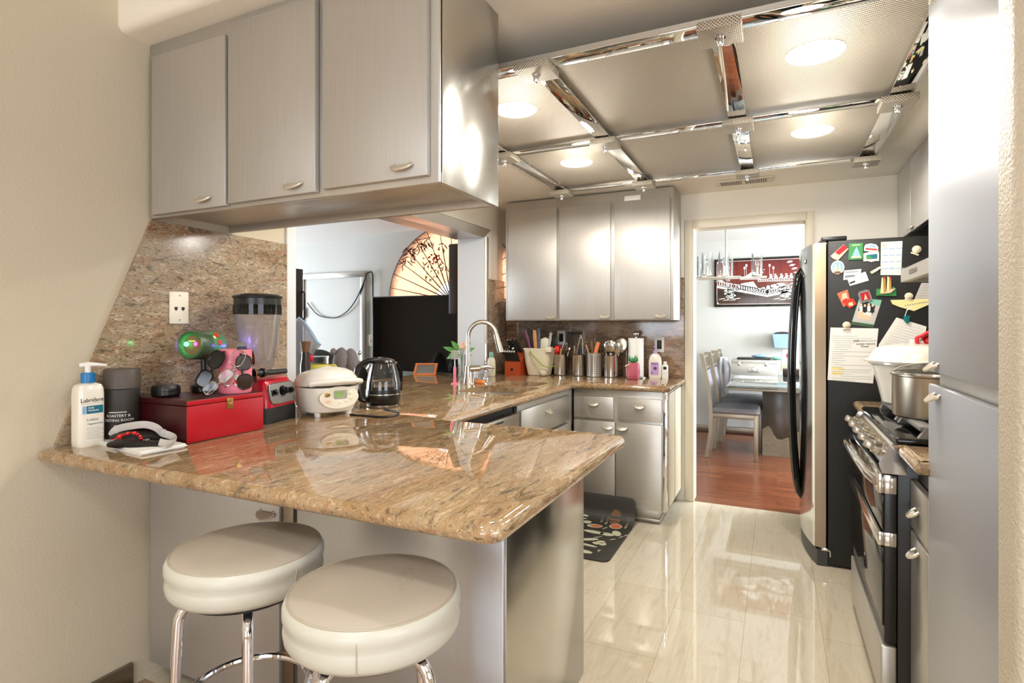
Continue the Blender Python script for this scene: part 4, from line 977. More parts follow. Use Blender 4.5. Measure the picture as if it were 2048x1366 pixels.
for i,(dx,dy,z,L) in enumerate(((-.035,.045,.178,.115),(-.005,.045,.178,.118),(.03,.045,.178,.12))):
    knife(('leftmost','middle','rightmost')[i]+' of three large knives in the top row of the block', (kb.x+dx,kb.y+dy,ZC+z), (-.30,-.42,.85), L, .0115, 'large knives in the block')
for i,(dx,dy,z,L) in enumerate(((-.005,.005,.14,.10),(.022,.002,.138,.085))):
    knife(('left','right')[i]+' of two medium knives in the middle row of the block', (kb.x+dx,kb.y+dy,ZC+z), (-.30,-.45,.85), L, .0095, 'medium knives in the block')
t = T('scissors', 'black kitchen scissors with looped grips at left of the knife block', 'scissors', (kb.x-.045,kb.y+.01,ZC+.14))
for s in (-1,1):
    b = B(); b.tube([(kb.x-.062+s*.016+.017*math.cos(a),kb.y-.03,ZC+.198+.026*math.sin(a)) for a in [2*PI*i/14 for i in range(14)]],.0045,8,closed=True); b.cyl((kb.x-.055,kb.y-.018,ZC+.172),(kb.x-.045,kb.y+.012,ZC+.128),.006,n=8); O('grip', b, 'black_satin', t)
# compost pail
q = V(-1.685,4.09,ZC)
t = T('pail', 'beige plastic pail with lime green handle holding knives and spatulas', 'pail', tuple(q))
base = rrect(.225,.17,.04,6)
b = B(); b.loops([[(q.x+x*s,q.y+y*s,ZC+z) for x,y in base] for s,z in ((.66,0),(.72,.004),(.9,.10),(.985,.2),(1.03,.202),(1.03,.212),(.97,.212),(.70,.012))]); O('body', b, 'cream_plastic', t)
b = B(); b.tube(smooth_path([(-1.727,4.000,1.102),(-1.691,3.975,1.069),(-1.647,3.970,1.028),(-1.602,3.970,0.991),(-1.560,3.975,0.985),(-1.509,3.990,0.993)],4),.006,8,flat=(.0035,.009,(0,-1,0))); O('handle', b, 'lime', t)
b = B(); b.box(q.x+.09,q.x+.135,q.y-.10,q.y-.05,ZC+.185,ZC+.225,.005); O('lid_clip', b, 'cream_plastic', t)
b = B(); b.sph((q.x+.065,q.y-.085,ZC+.03),(.03,.02,.03),12,8); O('spout', b, 'cream_plastic', t)
def stick(nm, lab, cat, p, top, r, m, group='utensils in the beige pail', flat=None, head=None, hm=None, rad=None):
    p = Vector(p); top = Vector(top); t = T(nm, lab, cat, tuple(p), 0, group); d = (top-p)
    b = B(); b.tube([p,p+d*.35,p+d*.75,top],[r*.9,r,r*1.1,r*.95] if not rad else rad,10,flat=flat or (r,r*.7,(0,-1,0))); O('handle', b, m, t)
    if head: head(t, top, d.normalized())
    return t
zi = ZC+.10
stick('knife','plum coloured knife handle standing at left in the beige pail','knife',(-1.74,4.09,zi),(-1.805,4.090,1.259),.0115,'plum')
stick('spatula','grey spatula handle leaning behind the plum knife in the pail','spatula',(-1.71,4.13,zi),(-1.809,4.160,1.279),.008,'grey_dark')
stick('wooden_spoon','flat pale wooden handle standing in the middle of beige pail','spoon',(-1.71,4.09,zi),(-1.727,4.090,1.263),.0135,'wood_light')
stick('knife','slate blue knife handle in the beige pail right of wooden handle','knife',(-1.70,4.10,zi),(-1.693,4.100,1.275),.0135,'slate')
def spat_head(w,h,m):
    def f(t, top, d):
        s = d.cross(V(0,-1,0)).normalized(); Mx = Matrix((s,d,s.cross(d))).transposed().to_4x4(); b = B(); b.M = Matrix.Translation(top-d*.01) @ Mx; b.prism([(-w*.35,0),(w*.35,0),(w*.5,h*.4),(w*.42,h*.9),(0,h),(-w*.5,h*.8),(-w*.5,h*.3)],-.004,.004,bev=.002); O('blade', b, m, t)
    return f
stick('spatula','wide translucent white spatula head rising from the beige pail','spatula',(-1.68,4.11,zi),(-1.659,4.110,1.118),.006,'white_plastic',head=spat_head(.068,.10,'soap_cream'))
stick('spatula','olive spatula handle leaning right in the beige pail','spatula',(-1.64,4.12,zi),(-1.607,4.140,1.244),.011,'strap_grey')
stick('turner','broad black turner at right end of the beige pail','turner',(-1.62,4.13,zi),(-1.595,4.140,1.146),.007,'black_satin',head=spat_head(.075,.09,'black_satin'))
# four steel canisters with utensils
CX = [(-1.54,4.17),(-1.39,4.175),(-1.258,4.15),(-1.126,4.15)]
CL = ['plain steel canister with red and black utensils, next to the beige pail','plain steel canister holding tongs, second from the pail','perforated steel canister holding wooden and orange handled tools','plain steel canister holding round ladles, next to the paper towels']
c0 = T('utensil_canister', CL[0], 'canister', (CX[0][0],CX[0][1],ZC), 0, 'steel utensil canisters on far worktop')
b = B(); b.lathe([(.05,0),(.0545,.003),(.055,.01),(.055,.16),(.0565,.163),(.053,.163),(.0525,.012),(0,.01)],n=36); O('body', b, 'polished_steel', c0, world=False)
for i in (1,3): dup(c0,(CX[i][0],CX[i][1],ZC),label=CL[i])
c2 = T('utensil_canister', CL[2], 'canister', (CX[2][0],CX[2][1],ZC), 0, 'steel utensil canisters on far worktop')
b = B(); b.lathe([(.053,0),(.0575,.003),(.058,.01),(.058,.178),(.0595,.181),(.056,.181),(.0555,.012),(0,.01)],n=36); O('body', b, 'steel_plain', c2, world=False)
b = B()
for k in range(20):
    a = math.radians(k*18)
    if k % 5 == 4: continue
    for j in range(9): 
        b.M = Matrix.Rotation(a,4,'Z') @ Matrix.Translation((.0578,0,.028+j*.0155)); b.prism(ell(.0036,.0036,8),-.0005,.0006,RFX)
b.M = Matrix(); O('holes', b, 'ink', c2, world=False, smooth=0, kind='stuff')
zi = ZC+.05
G1 = 'utensils in the steel canisters'
def S_(i): return V(CX[i][0],CX[i][1],zi)
def spoon_head(w,h,m,th=.006):
    def f(t, top, d):
        s = d.cross(V(0,-1,0)).normalized(); n = s.cross(d); Rm = Matrix((s,d,n)).transposed(); b = B(); b.sph(top+d*h*.45,(w/2,h/2,th),18,10,Rm); O('bowl', b, m, t)
    return f
stick('serving_spoon','red silicone spoon at left of the first steel canister','spoon',S_(0)+V(-.025,-.01,0),(-1.565,4.150,1.083),.006,'orange_red',G1,head=spoon_head(.05,.062,'orange_red',.012))
stick('spatula','dark red silicone spatula behind the red spoon','spatula',S_(0)+V(-.02,.02,0),(-1.567,4.190,1.101),.006,'red_silicone',G1,head=spat_head(.055,.055,'red_lacquer'))
stick('wooden_spoon','pale wooden handle beside the red spoon in first canister','spoon',S_(0)+V(.0,-.02,0),(-1.528,4.150,1.115),.006,'wood_light',G1)
def whisk_head(t, top, d):
    for k in range(5):
        a = PI*k/5; u = V(math.cos(a),math.sin(a),0)
        b = B(); b.tube([top+d*(.005+.075*math.sin(PI*i/12)**.8)+u*(.022*math.cos(PI*i/12)) for i in range(13)],.0012,5); O('wire', b, 'polished_steel', t)
stick('whisk','steel wire whisk in the first steel canister','whisk',S_(0)+V(.015,.0,0),(-1.506,4.170,1.095),.006,'black_satin',G1,head=whisk_head)
stick('ladle','small dark steel ladle leaning right in the first canister','ladle',S_(0)+V(.02,.02,0),(-1.480,4.190,1.095),.005,'nickel',G1,head=spoon_head(.03,.04,'nickel',.01))
def slot_head(t, top, d):
    s = d.cross(V(0,-1,0)).normalized(); Mx = Matrix((s,d,s.cross(d))).transposed().to_4x4()
    b = B(); b.M = Matrix.Translation(top-d*.005) @ Mx
    b.prism(rrect(.062,.014,.005,3,0,.0),-.003,.003); b.prism(ell(.036,.012,16,.0,.092),-.003,.003)
    for i in range(5): b.box(-.029+i*.0125,-.023+i*.0125,0,.09,-.0025,.0025)
    O('blade', b, 'black_satin', t)
stick('slotted_turner','black slotted turner with striped head above first canister','turner',S_(0)+V(.03,.03,0),(-1.482,4.220,1.153),.006,'black_satin',G1,head=slot_head)
t = T('tongs', 'steel kitchen tongs standing upside down in second canister', 'tongs', tuple(S_(1)), 0, G1)
tp = Vector((-1.371,4.170,1.218))
for s in (-1,1):
    b = B(); b.tube([tp,tp+V(s*.012,0,-.03),S_(1)+V(s*.033,0,.06),S_(1)+V(s*.03,0,0)],.006,8,flat=(.006,.0025,(0,-1,0))); O('arm', b, 'polished_steel', t)
b = B(); b.cyl(tp+V(0,-.008,0),tp+V(0,.008,0),.008,n=14); O('hinge', b, 'nickel', t)
stick('tongs','thin steel tong arm at left of the second canister','tongs',S_(1)+V(-.03,-.01,0),(-1.417,4.150,1.144),.005,'polished_steel',G1)
stick('masher','black handled masher behind the tongs in second canister','masher',S_(1)+V(.02,.03,0),(-1.400,4.210,1.146),.009,'black_satin',G1)
stick('peeler','dark violet handle at right of the second canister','peeler',S_(1)+V(.03,.01,0),(-1.338,4.180,1.148),.008,'slate',G1)
stick('chopsticks','pale wooden stick leaning left in the perforated canister','chopsticks',S_(2)+V(.0,-.02,0),(-1.321,4.140,1.153),.005,'wood_light',G1)
stick('wooden_spoon','brown wooden spoon end behind orange handle, perforated canister','spoon',S_(2)+V(.0,.02,0),(-1.289,4.180,1.176),.009,'fig_brown',G1)
stick('spatula','bright orange handle leaning right in the perforated canister','spatula',S_(2)+V(-.02,-.025,0),(-1.216,4.120,1.174),.0125,'wood_orange',G1)
stick('knife','thick black handle rising highest in the perforated canister','knife',S_(2)+V(.01,.0,0),(-1.240,4.160,1.211),.012,'black_satin',G1)
stick('ladle','large round steel ladle in the canister by the paper towels','ladle',S_(3)+V(.0,-.02,0),(-1.124,4.120,1.097),.006,'polished_steel',G1,head=spoon_head(.112,.112,'polished_steel',.028))
stick('skimmer','wide shallow steel skimmer behind the round ladle','skimmer',S_(3)+V(.02,.02,0),(-1.077,4.190,1.099),.006,'nickel',G1,head=spoon_head(.115,.125,'nickel',.012))
stick('serving_spoon','oval steel serving spoon at right of the round ladle','spoon',S_(3)+V(.02,-.02,0),(-1.079,4.110,1.087),.006,'polished_steel',G1,head=spoon_head(.06,.095,'polished_steel',.01))
stick('strainer','steel strainer rim at left of the round ladle','strainer',S_(3)+V(-.03,.02,0),(-1.175,4.180,1.090),.005,'nickel',G1,head=spoon_head(.055,.09,'nickel',.012))
# paper towel
q = V(-.945,4.17,ZC)
t = T('paper_towel_holder', 'steel paper towel holder with round knob', 'paper towel holder', tuple(q))
b = B(); b.lathe([(.075,0),(.078,.003),(.077,.009),(.06,.012),(0,.013)],tuple(q),36); O('base', b, 'polished_steel', t)
b = B(); b.cyl(q+V(0,0,.01),q+V(0,0,.305),.006,n=12); O('rod', b, 'polished_steel', t)
b = B(); b.sph(q+V(0,0,.325),.023,20,14); O('knob', b, 'nickel', t)
b = B(); b.tube([q+V(-.07,0,.01),q+V(-.07,0,.20),q+V(-.068,0,.21)],.004,8); O('side_bar', b, 'polished_steel', t)
b = B(); b.lathe([(.02,.0135),(.057,.0135),(.057,.295),(.02,.295)],tuple(q),36); O('paper_towel_roll', b, 'paper', loc=(q.x,q.y,ZC), label='white paper towel roll on the steel holder', cat='paper towel')
q = V(-.93,4.02,ZC)
t = T('soap_dispenser', 'pink pineapple shaped soap dispenser with green leaf crown', 'dispenser', tuple(q))
b = B(); b.lathe([(.034,0),(.042,.006),(.046,.03),(.047,.08),(.042,.112),(.028,.124),(0,.125)],tuple(q),24); O('body', b, 'glass_pink', t)
b = B(); b.lathe([(.0,.004),(.03,.005),(.036,.02),(.02,.03),(0,.032)],tuple(q),20); O('contents', b, 'magenta', t)
b = B()
for i in range(9):
    a = 2*PI*i/9; k = V(math.cos(a),math.sin(a),0); leaf(b,q+V(0,0,.122)+k*.008,q+k*.03+V(0,0,.175-(i%2)*.012),.011,(0,0,1) if abs(k.y) < .2 else (k.x,k.y,.2))
O('leaf_crown', b, 'green_bright', t)
b = B(); b.tube([q+V(-.01,-.03,.118),q+V(-.05,-.04,.098)],.003,8); O('nozzle', b, 'ivory', t)
q = V(-.815,4.23,ZC)
t = T('lotion_bottle', 'white lotion bottle with lilac pump and lilac label under the switch', 'bottle', tuple(q))
b = B(); scale_loops(b, rrect(.094,.05,.016,4), [(.92,.92,0),(1,1,.008),(1,1,.125),(.86,.9,.155),(.5,.6,.178),(.3,.5,.182)], tuple(q)); O('body', b, 'white_gloss', t)
b = B(); b.lathe([(.016,.1825),(.016,.197),(.012,.2),(.006,.203),(.006,.222),(.011,.224),(.011,.234),(0,.236)],tuple(q),18); b.tube([q+V(0,0,.23),q+V(-.012,-.012,.231)],.005,8); O('pump_head', b, 'purple', t)
b = B(); b.prism(rrect(.06,.095,.006,3),0,.0008,RFY,(q.x,q.y-.0252,ZC+.07)); b.m(1).prism(ell(.012,.012,16),.0008,.0014,RFY,(q.x+.004,q.y-.0252,ZC+.072)); b.prism(rrect(.044,.006,.001,2),.0008,.0014,RFY,(q.x,q.y-.0252,ZC+.106)); b.prism(rrect(.01,.01,.001,2),.0008,.0014,RFY,(q.x-.018,q.y-.0252,ZC+.04)); O('label', b, ['purple','plum'], t)
q = V(-.745,4.24,ZC)
t = T('small_bottle', 'small white bottle with black square label at end of far worktop', 'bottle', tuple(q))
b = B(); scale_loops(b, rrect(.044,.026,.006,3), [(1,1,0),(1,1,.095),(.7,.85,.1),(.66,.8,.1005)], tuple(q)); O('body', b, 'white_plastic', t)
b = B(); b.lathe([(.0125,.101),(.0125,.124),(0,.125)],tuple(q),16); O('cap', b, 'white_gloss', t)
b = B(); b.prism(rrect(.024,.022,.003,3),0,.0006,RFY,(q.x,q.y-.0131,ZC+.075)); O('label', b, 'ink', t)
b = B(); b.box(q.x-.018,q.x+.018,q.y-.0136,q.y-.0128,ZC+.045,ZC+.046); b.box(q.x-.018,q.x+.018,q.y-.0136,q.y-.0128,ZC+.03,ZC+.031); O('fine_print', b, 'ink_grey', t)
# kitchen mat, far end curling up against the toe kick
def mat_z(y):
    k = max(0, y-3.56); return .002+ .9*k*k/.16 if k < .08 else .002+.036+(k-.08)*1.02
def mat_y(y): return y if y < 3.64 else 3.64+(y-3.64)*.32
t = T('floor_mat', 'dark brown kitchen mat printed with figs and vegetables, far end curled up', 'mat', (-1.05,3.35,0))
b = B(); ol = []
mx0, mx1, my0, my1 = -1.33, -.832, 3.0, 3.76
NX, NY = 8, 24
def corner(x,y):
    r = .045
    for sx,X in ((1,mx1),(-1,mx0)):
        for sy,Y in ((1,my1),(-1,my0)):
            ddx = (X-x)*sx; ddy = (Y-y)*sy
            if ddx < r and ddy < r:
                v = Vector((r-ddx,r-ddy))
                if v.length > r: v *= r/v.length; return X-sx*(r-v.x), Y-sy*(r-v.y)
    return x, y
gx = [mx0+ (mx1-mx0)*u for u in (0,.03,.07,.15,.3,.5,.7,.85,.93,.97,1)]; gy = [my0+(my1-my0)*u for u in [0,.02,.045]+[.08+.84*i/22 for i in range(23)]+[.955,.98,1]]
top = [[None]*len(gx) for _ in gy]; bot = [[None]*len(gx) for _ in gy]
for j,y in enumerate(gy):
    for i,x in enumerate(gx):
        cx_,cy_ = corner(x,y); ed = min(x-mx0,mx1-x,y-my0,my1-y)
        z = mat_z(cy_); th = .012 if ed > .015 else (.006 if ed < .001 else .010)
        top[j][i] = b.bm.verts.new((cx_,mat_y(cy_),z+th)); bot[j][i] = b.bm.verts.new((cx_,mat_y(cy_),z))
for j in range(len(gy)-1):
    for i in range(len(gx)-1):
        b.bm.faces.new((top[j][i],top[j][i+1],top[j+1][i+1],top[j+1][i])); b.bm.faces.new((bot[j][i],bot[j+1][i],bot[j+1][i+1],bot[j][i+1]))
for seq in ([(0,i) for i in range(len(gx))],[(len(gy)-1,i) for i in range(len(gx))],[(j,0) for j in range(len(gy))],[(j,len(gx)-1) for j in range(len(gy))]):
    for (j0,i0),(j1,i1) in zip(seq,seq[1:]): b.bm.faces.new((bot[j0][i0],bot[j1][i1],top[j1][i1],top[j0][i0]))
O('pad', b, 'mat_black', t, smooth=60)
def mprint(nm, pts, m, lift=.0128):
    b = B(); c = (sum(p[0] for p in pts)/len(pts), sum(p[1] for p in pts)/len(pts)); n = len(pts)
    f = lambda x,y: (x,mat_y(y),mat_z(y)+lift)
    rings = [[b.bm.verts.new(f(c[0]+(x-c[0])*s,c[1]+(y-c[1])*s)) for x,y in pts] for s in (1,.66,.33)]; cv = b.bm.verts.new(f(*c))
    for A,Bq in zip(rings,rings[1:]):
        for i in range(n): b.bm.faces.new((A[i],A[(i+1)%n],Bq[(i+1)%n],Bq[i]))
    for i in range(n): b.bm.faces.new((rings[-1][i],rings[-1][(i+1)%n],cv))
    O(nm, b, m, t)
def re(cx,cy,w,h,a,n=18):
    A = math.radians(a); return [(cx+x*math.cos(A)-y*math.sin(A), cy+x*math.sin(A)+y*math.cos(A)) for x,y in ell(w,h,n)]
mprint('fig_print',re(-.955,3.62,.036,.055,0),'fig_brown'); mprint('fig_print',re(-.93,3.535,.04,.045,0),'mat_print',.0132); mprint('fig_print',re(-.93,3.535,.034,.038,0),'fig_red',.0136)
mprint('fruit_print',re(-1.055,3.49,.05,.032,10),'mat_print'); mprint('fruit_print',re(-1.048,3.49,.036,.022,10),'fig_red',.0132)
for cx_,cy_,w,h,a in ((-1.03,3.385,.075,.024,-5),(-.945,3.38,.05,.026,0),(-.895,3.42,.03,.045,25),(-1.13,3.40,.02,.018,0),(-1.02,3.255,.065,.02,28),(-.945,3.245,.03,.02,30),(-.925,3.22,.024,.024,0),(-.965,3.215,.026,.016,-30),(-1.02,3.17,.09,.014,-8),(-1.14,3.19,.05,.02,-10),(-.99,3.07,.055,.022,-6),(-1.09,3.08,.05,.03,0),(-1.12,3.54,.03,.03,20),(-1.16,3.60,.03,.022,0),(-1.2,3.29,.04,.03,10)): mprint('vegetable_print',re(cx_,cy_,w*.9,h,a,14),'mat_print')
mprint('fruit_print',re(-1.15,3.27,.035,.03,0),'fig_red',.0134)
b = B()
for x0,y0,n,ax in ((-.868,3.53,9,0),(-1.0,3.55,7,0),(-1.035,3.57,5,0),(-.99,3.46,4,20),(-.86,3.36,7,30),(-1.0,3.29,5,40),(-.90,3.30,3,40),(-.915,3.10,3,0),(-1.1,3.33,6,-10)):
    for i in range(n):
        a = math.radians(90-ax); yy = y0+math.sin(a)*i*.013; xx = x0+math.cos(a)*i*.013; h = .005+.006*((i*7)%3)/2
        z = mat_z(yy)+.0126; b.box(xx-h,xx+h*.6,mat_y(yy)-.0035,mat_y(yy)+.003,z,z+.0006)
O('lettering', b, 'mat_print', t, smooth=0)

# ------------------------------------------------------------------ right-hand side: pantry, range, fridge, hood
t = T('pantry_cabinet', 'tall brushed-steel pantry cabinet at the right edge of the picture', 'cabinet', (.7,1.66,0))
b = B(); b.box(.412,1.02,1.382,1.93,.0,2.312); O('body', b, 'steel_panel', t)
door(t,'x-',.41,1.386,1.952,1.168,2.31,'steel_pantry',(1.865,1.19))
door(t,'x-',.41,1.386,1.952,.03,1.132,'steel_pantry',(1.85,1.108))
t = T('base_cabinet', 'steel base cabinet between the pantry and the range, drawer over door', 'cabinet', (.7,2.08,0))
b = B(); b.box(.412,1.02,1.955,2.19,.09,.865); O('body', b, 'black_satin', t)
b = B(); b.box(.45,1.02,1.955,2.19,0,.09); O('toe_kick', b, 'steel_dark', t)
door(t,'x-',.41,1.958,2.185,.65,.80,'steel_plain',(2.09,.725),'drawer',hw=.06)
door(t,'x-',.41,1.958,2.185,.09,.64,'steel_plain',(2.09,.60),hw=.06)
def small_top(lab, y0, y1):
    t = T('worktop', lab, 'worktop', (.7,(y0+y1)/2,.87))
    b = B(); slab(b, round_poly([(.355,y0,.012),(1.025,y0,0),(1.025,y1,0),(.355,y1,.03)]), [], ZC, .042, .021); O('slab', b, 'granite_top', t, smooth=50)
small_top('short granite worktop between the pantry and the range', 1.934, 2.196)
small_top('small granite worktop corner between the range and the refrigerator', 3.045, 3.40)
t = T('base_cabinet', 'narrow base cabinet beyond the range beside the black refrigerator side', 'cabinet', (.7,3.2,0))
b = B(); b.box(.42,1.02,3.045,3.40,.0,.866); O('body', b, 'black_satin', t)
# range
t = T('range', 'stainless gas range with black oven sides and five chrome knobs', 'range', (.68,2.62,0))
RY0, RY1 = 2.215, 3.03
b = B(); b.box(.36,1.02,RY0+.006,RY1-.006,.02,.905,.004); O('body', b, 'black_satin', t)
for y in (RY0+.05,RY1-.05):
    b = B(); b.cyl((.42,y,0),(.42,y,.022),.015,n=10); O('foot', b, 'black_matte', t)
b = B(); b.box(.355,1.02,RY0,RY1,.905,.926,.008,3); O('cooktop', b, 'black_gloss', t)
# control panel
pf = [(.37,.815),(.327,.815),(.318,.835),(.345,.895),(.37,.904)]
b = B(); b.loops([[(x,y,z) for x,z in pf] for y in (RY0+.01,RY1-.01)]); cp = O('control_panel', b, 'polished_steel', t, smooth=0)
b = B(); pf2 = [(.385,.806),(.318,.806),(.308,.835),(.338,.902),(.385,.906)]
for y0,y1 in ((RY0,RY0+.012),(RY1-.012,RY1)):
    b = B(); b.loops([[(x,y,z) for x,z in pf2] for y in (y0,y1)]); O('panel_end', b, 'polished_steel', cp, smooth=0)
kn = V(-.91,0,.41).normalized(); q = kn.to_track_quat('Z','Y').to_matrix()
for i in range(5):
    y = RY0+.11+i*(RY1-RY0-.22)/4; c = V(.3325,y,.862)
    b = B(); b.lathe([(.026,0),(.026,.006),(.022,.008),(.022,.03),(.018,.032)],tuple(c),24,q); b.M = Matrix.Translation(c+kn*.028) @ q.to_4x4(); b.box(-.025,.025,-.0125,.0125,0,.03,.005); O('knob', b, 'nickel', t)
# oven door
b = B(); b.box(.322,.358,RY0,RY1,.245,.80,.004); od = O('oven_door', b, 'black_satin', t)
b = B(); b.box(.316,.3225,RY0+.001,RY1-.001,.30,.56,.002); b.box(.316,.3225,RY0+.001,RY1-.001,.618,.735,.002); O('oven_glass', b, 'black_gloss', od)
for z0,z1 in ((.74,.803),(.566,.612)):
    b = B(); b.box(.305,.3225,RY0-.001,RY1+.001,z0,z1,.003); b.box(.3225,.357,RY0-.004,RY0+.008,z0,z1,.003); O('steel_band', b, 'polished_steel', od)
hp = []
for i in range(15):
    u = i/14; hp.append((.306-.036*math.sin(PI*min(1,max(0,u)))**.55, RY0+.03+(RY1-RY0-.06)*u, .772+.03*math.sin(PI*u)))
b = B(); b.tube(hp,.0165,14); O('oven_handle', b, 'polished_steel', od)
b = B(); b.box(.312,.358,RY0,RY1,.05,.235,.006,3); O('storage_drawer', b, 'steel_plain', t)
def grate(y0,y1):
    b = B(); z0, z1 = .926, .962
    for y in (y0+.02,(y0+y1)/2,y1-.02): b.box(.45,.96,y-.008,y+.008,z1-.016,z1,.003)
    for x in (.46,.58,.70,.82,.945): b.box(x-.008,x+.008,y0+.02,y1-.02,z1-.016,z1,.003)
    for x in (.45,.94):
        for y in (y0+.02,y1-.02): b.loops([[(x-.03,y-.014,z0),(x+.03,y-.014,z0),(x+.03,y+.014,z0),(x-.03,y+.014,z0)],[(x-.008,y-.008,z1),(x+.02,y-.008,z1),(x+.02,y+.008,z1),(x-.008,y+.008,z1)]])
    b.box(.425,.46,y0+.02,y1-.02,z1-.014,z1+.002,.003)
    O('grate', b, 'grey_mid', t)
grate(RY0+.01,2.60); grate(2.63,RY1-.01)
for x,y in ((.56,2.41),(.82,2.41),(.56,2.83),(.82,2.83)):
    b = B(); b.lathe([(.05,.926),(.05,.934),(.036,.938),(.036,.944),(0,.946)],(x,y,0),24); O('burner', b, 'black_matte', t)
# pots
q = (.525,2.50,.9635)
t = T('stock_pot', 'steel stock pot with glass lid on the front burner', 'pot', q)
b = B(); b.lathe([(.128,0),(.134,.006),(.136,.02),(.136,.148),(.142,.152),(.142,.156),(.133,.156),(.131,.012),(0,.01)],q,44); O('body', b, 'pot_steel', t)
b = B(); b.lathe([(.141,.157),(.139,.164),(.128,.166)],q,44,cap=False); lid = O('lid_rim', b, 'polished_steel', t)
b = B(); b.lathe([(.138,.165),(.11,.182),(.06,.195),(0,.2)],q,44,cap=False); O('lid_glass', b, 'glass_lid', lid)
b = B(); b.lathe([(.012,.199),(.01,.21),(.02,.215),(.02,.225),(0,.228)],q,18); O('lid_knob', b, 'black_satin', lid)
for a in (-78,102):
    A_ = math.radians(a); o = V(math.cos(A_),math.sin(A_),0); s = V(-o.y,o.x,0); c = V(*q)+V(0,0,.115)
    b = B(); b.tube(smooth_path([c+o*.134+s*.045,c+o*.165+s*.042,c+o*.175,c+o*.165-s*.042,c+o*.134-s*.045],4),.008,10,flat=(.007,.011,(0,0,1)));
    for k in (-1,1): b.lathe([(.014,0),(.014,.004),(0,.007)],tuple(c+o*.134+s*.045*k-V(0,0,.01)),14,o.to_track_quat('Z','Y').to_matrix())
    O('side_handle', b, 'pot_steel', t)
q = (.56,2.875,.9635)
t = T('steamer_pot', 'large cream plastic lidded steamer standing on the rear of range', 'pot', q)
b = B(); b.lathe([(.135,0),(.15,.01),(.168,.09),(.188,.165),(.20,.172),(.20,.18),(.18,.18),(.16,.09),(.14,.015),(0,.012)],q,48); O('body', b, 'white_gloss', t)
b = B(); b.lathe([(.215,.181),(.217,.186),(.198,.192),(.188,.215),(.17,.238),(.14,.25),(.08,.256),(0,.258)],q,48); lid = O('lid', b, 'white_gloss', t)
b = B(); b.box(q[0]-.05,q[0]+.05,q[1]-.02,q[1]+.02,q[2]+.254,q[2]+.275,.008,3); O('lid_handle', b, 'white_gloss', lid)
q = V(.60,2.85,1.222)
t = T('oven_mitt', 'red silicone oven mitt folded on top of the cream steamer lid', 'oven mitt', tuple(q))
b = B(); b.tube(smooth_path([(0.574,2.860,1.208),(0.546,2.860,1.211),(0.531,2.860,1.226),(0.533,2.860,1.245),(0.548,2.860,1.253),(0.560,2.860,1.262),(0.577,2.860,1.270),(0.601,2.860,1.270)],4),.014,10,flat=(.007,.018,(0,-1,0))); O('cuff', b, 'red_silicone', t)
b = B(); b.sph((0.592,2.880,1.232),(.045,.05,.03),14,10); b.tube([(0.545,2.870,1.211),(0.566,2.870,1.228),(0.593,2.870,1.245)],.013,10); O('palm', b, 'red_lacquer', t)
# hood
t = T('range_hood', 'brushed-steel range hood above the range, front corner beside pantry', 'hood', (.76,2.6,1.48))
b = B(); b.loops([[(.495,y,1.487),(.495,y,1.542),(.52,y,1.55),(1.025,y,1.56),(1.025,y,1.53),(.52,y,1.50),(.52,y,1.487)] for y in (2.215,2.975)]); O('canopy', b, 'steel_plain', t, smooth=0)
b = B(); b.box(.50,1.02,2.215,2.222,1.487,1.55); b.box(.50,1.02,2.968,2.975,1.487,1.55); O('end_plate', b, 'steel_plain', t)
b = B(); b.box(.4935,.495,2.66,2.80,1.508,1.526,.001); O('control_strip', b, 'steel_dark', t)
b = B(); b.box(.58,.92,2.45,2.75,1.497,1.507,.004); O('filter', b, 'cream_plastic', t)
b = B(); b.box(.72,1.025,2.40,2.80,1.56,1.83); O('duct_cover', b, 'steel_plain', t)
t = T('wall_cabinet', 'steel wall cabinet on the right above refrigerator and hood', 'cabinet', (.87,3.1,1.83))
b = B(); b.box(.722,1.028,1.96,4.325,1.835,2.275); O('body', b, 'black_matte', t)
for y0,y1,h in ((3.935,4.31,None),(3.49,3.928,(3.88,1.86)),(3.02,3.48,(3.07,1.86)),(2.5,3.01,None),(1.97,2.49,None)): door(t,'x-',.72,y0,y1,1.84,2.262,'steel_door',h)
# fridge
FX, FY0, FY1 = .248, 3.462, 4.302
t = T('refrigerator', 'stainless side-by-side refrigerator with black side covered in magnets', 'refrigerator', (.62,3.88,0))
b = B(); b.box(FX,1.02,FY0,FY1,.012,1.752,.006,3); O('cabinet', b, 'black_fridge', t)
b = B(); b.box(FX-.03,FX+.09,FY0+.0,FY0+.07,1.752,1.775,.006,3); b.box(FX-.03,FX+.05,FY1-.07,FY1,1.752,1.775,.006,3); O('hinge_cover', b, 'black_satin', t)
def fx_(y): u = (y-FY0)/(FY1-FY0); return .188-.062*math.sin(PI*u)**.8
def fdoor(y0,y1):
    ys = [y0+(y1-y0)*i/12 for i in range(13)]
    ol = [(fx_(y),y) for y in ys]+[(FX-.008,y1),(FX-.008,y0)]
    b = B(); b.prism(ol,.10,1.745,bev=.004)
    for f in b.bm.faces:
        f.normal_update()
        if abs(f.normal.y) > .9: f.material_index = 1
    return b
YM = 3.83
d1 = O('freezer_door', fdoor(FY0+.001,YM-.003), ['polished_steel','fridge_edge'], t, smooth=25); d2 = O('door', fdoor(YM+.003,FY1-.001), ['polished_steel','fridge_edge'], t, smooth=25)
b = B(); b.box(FX-.04,FX-.008,FY0+.002,FY1-.002,1.745,1.755); b.box(FX-.04,FX-.008,FY0+.004,FY1,.085,.10,.002); O('door_gasket', b, 'black_satin', t)
b = B(); ys = [FY0+(FY1-FY0)*i/12 for i in range(13)]
b.prism([(fx_(y)+.01,y) for y in ys]+[(FX,FY1),(FX,FY0)],.0,.088); O('kick_grille', b, 'grey_dark', t, smooth=25)
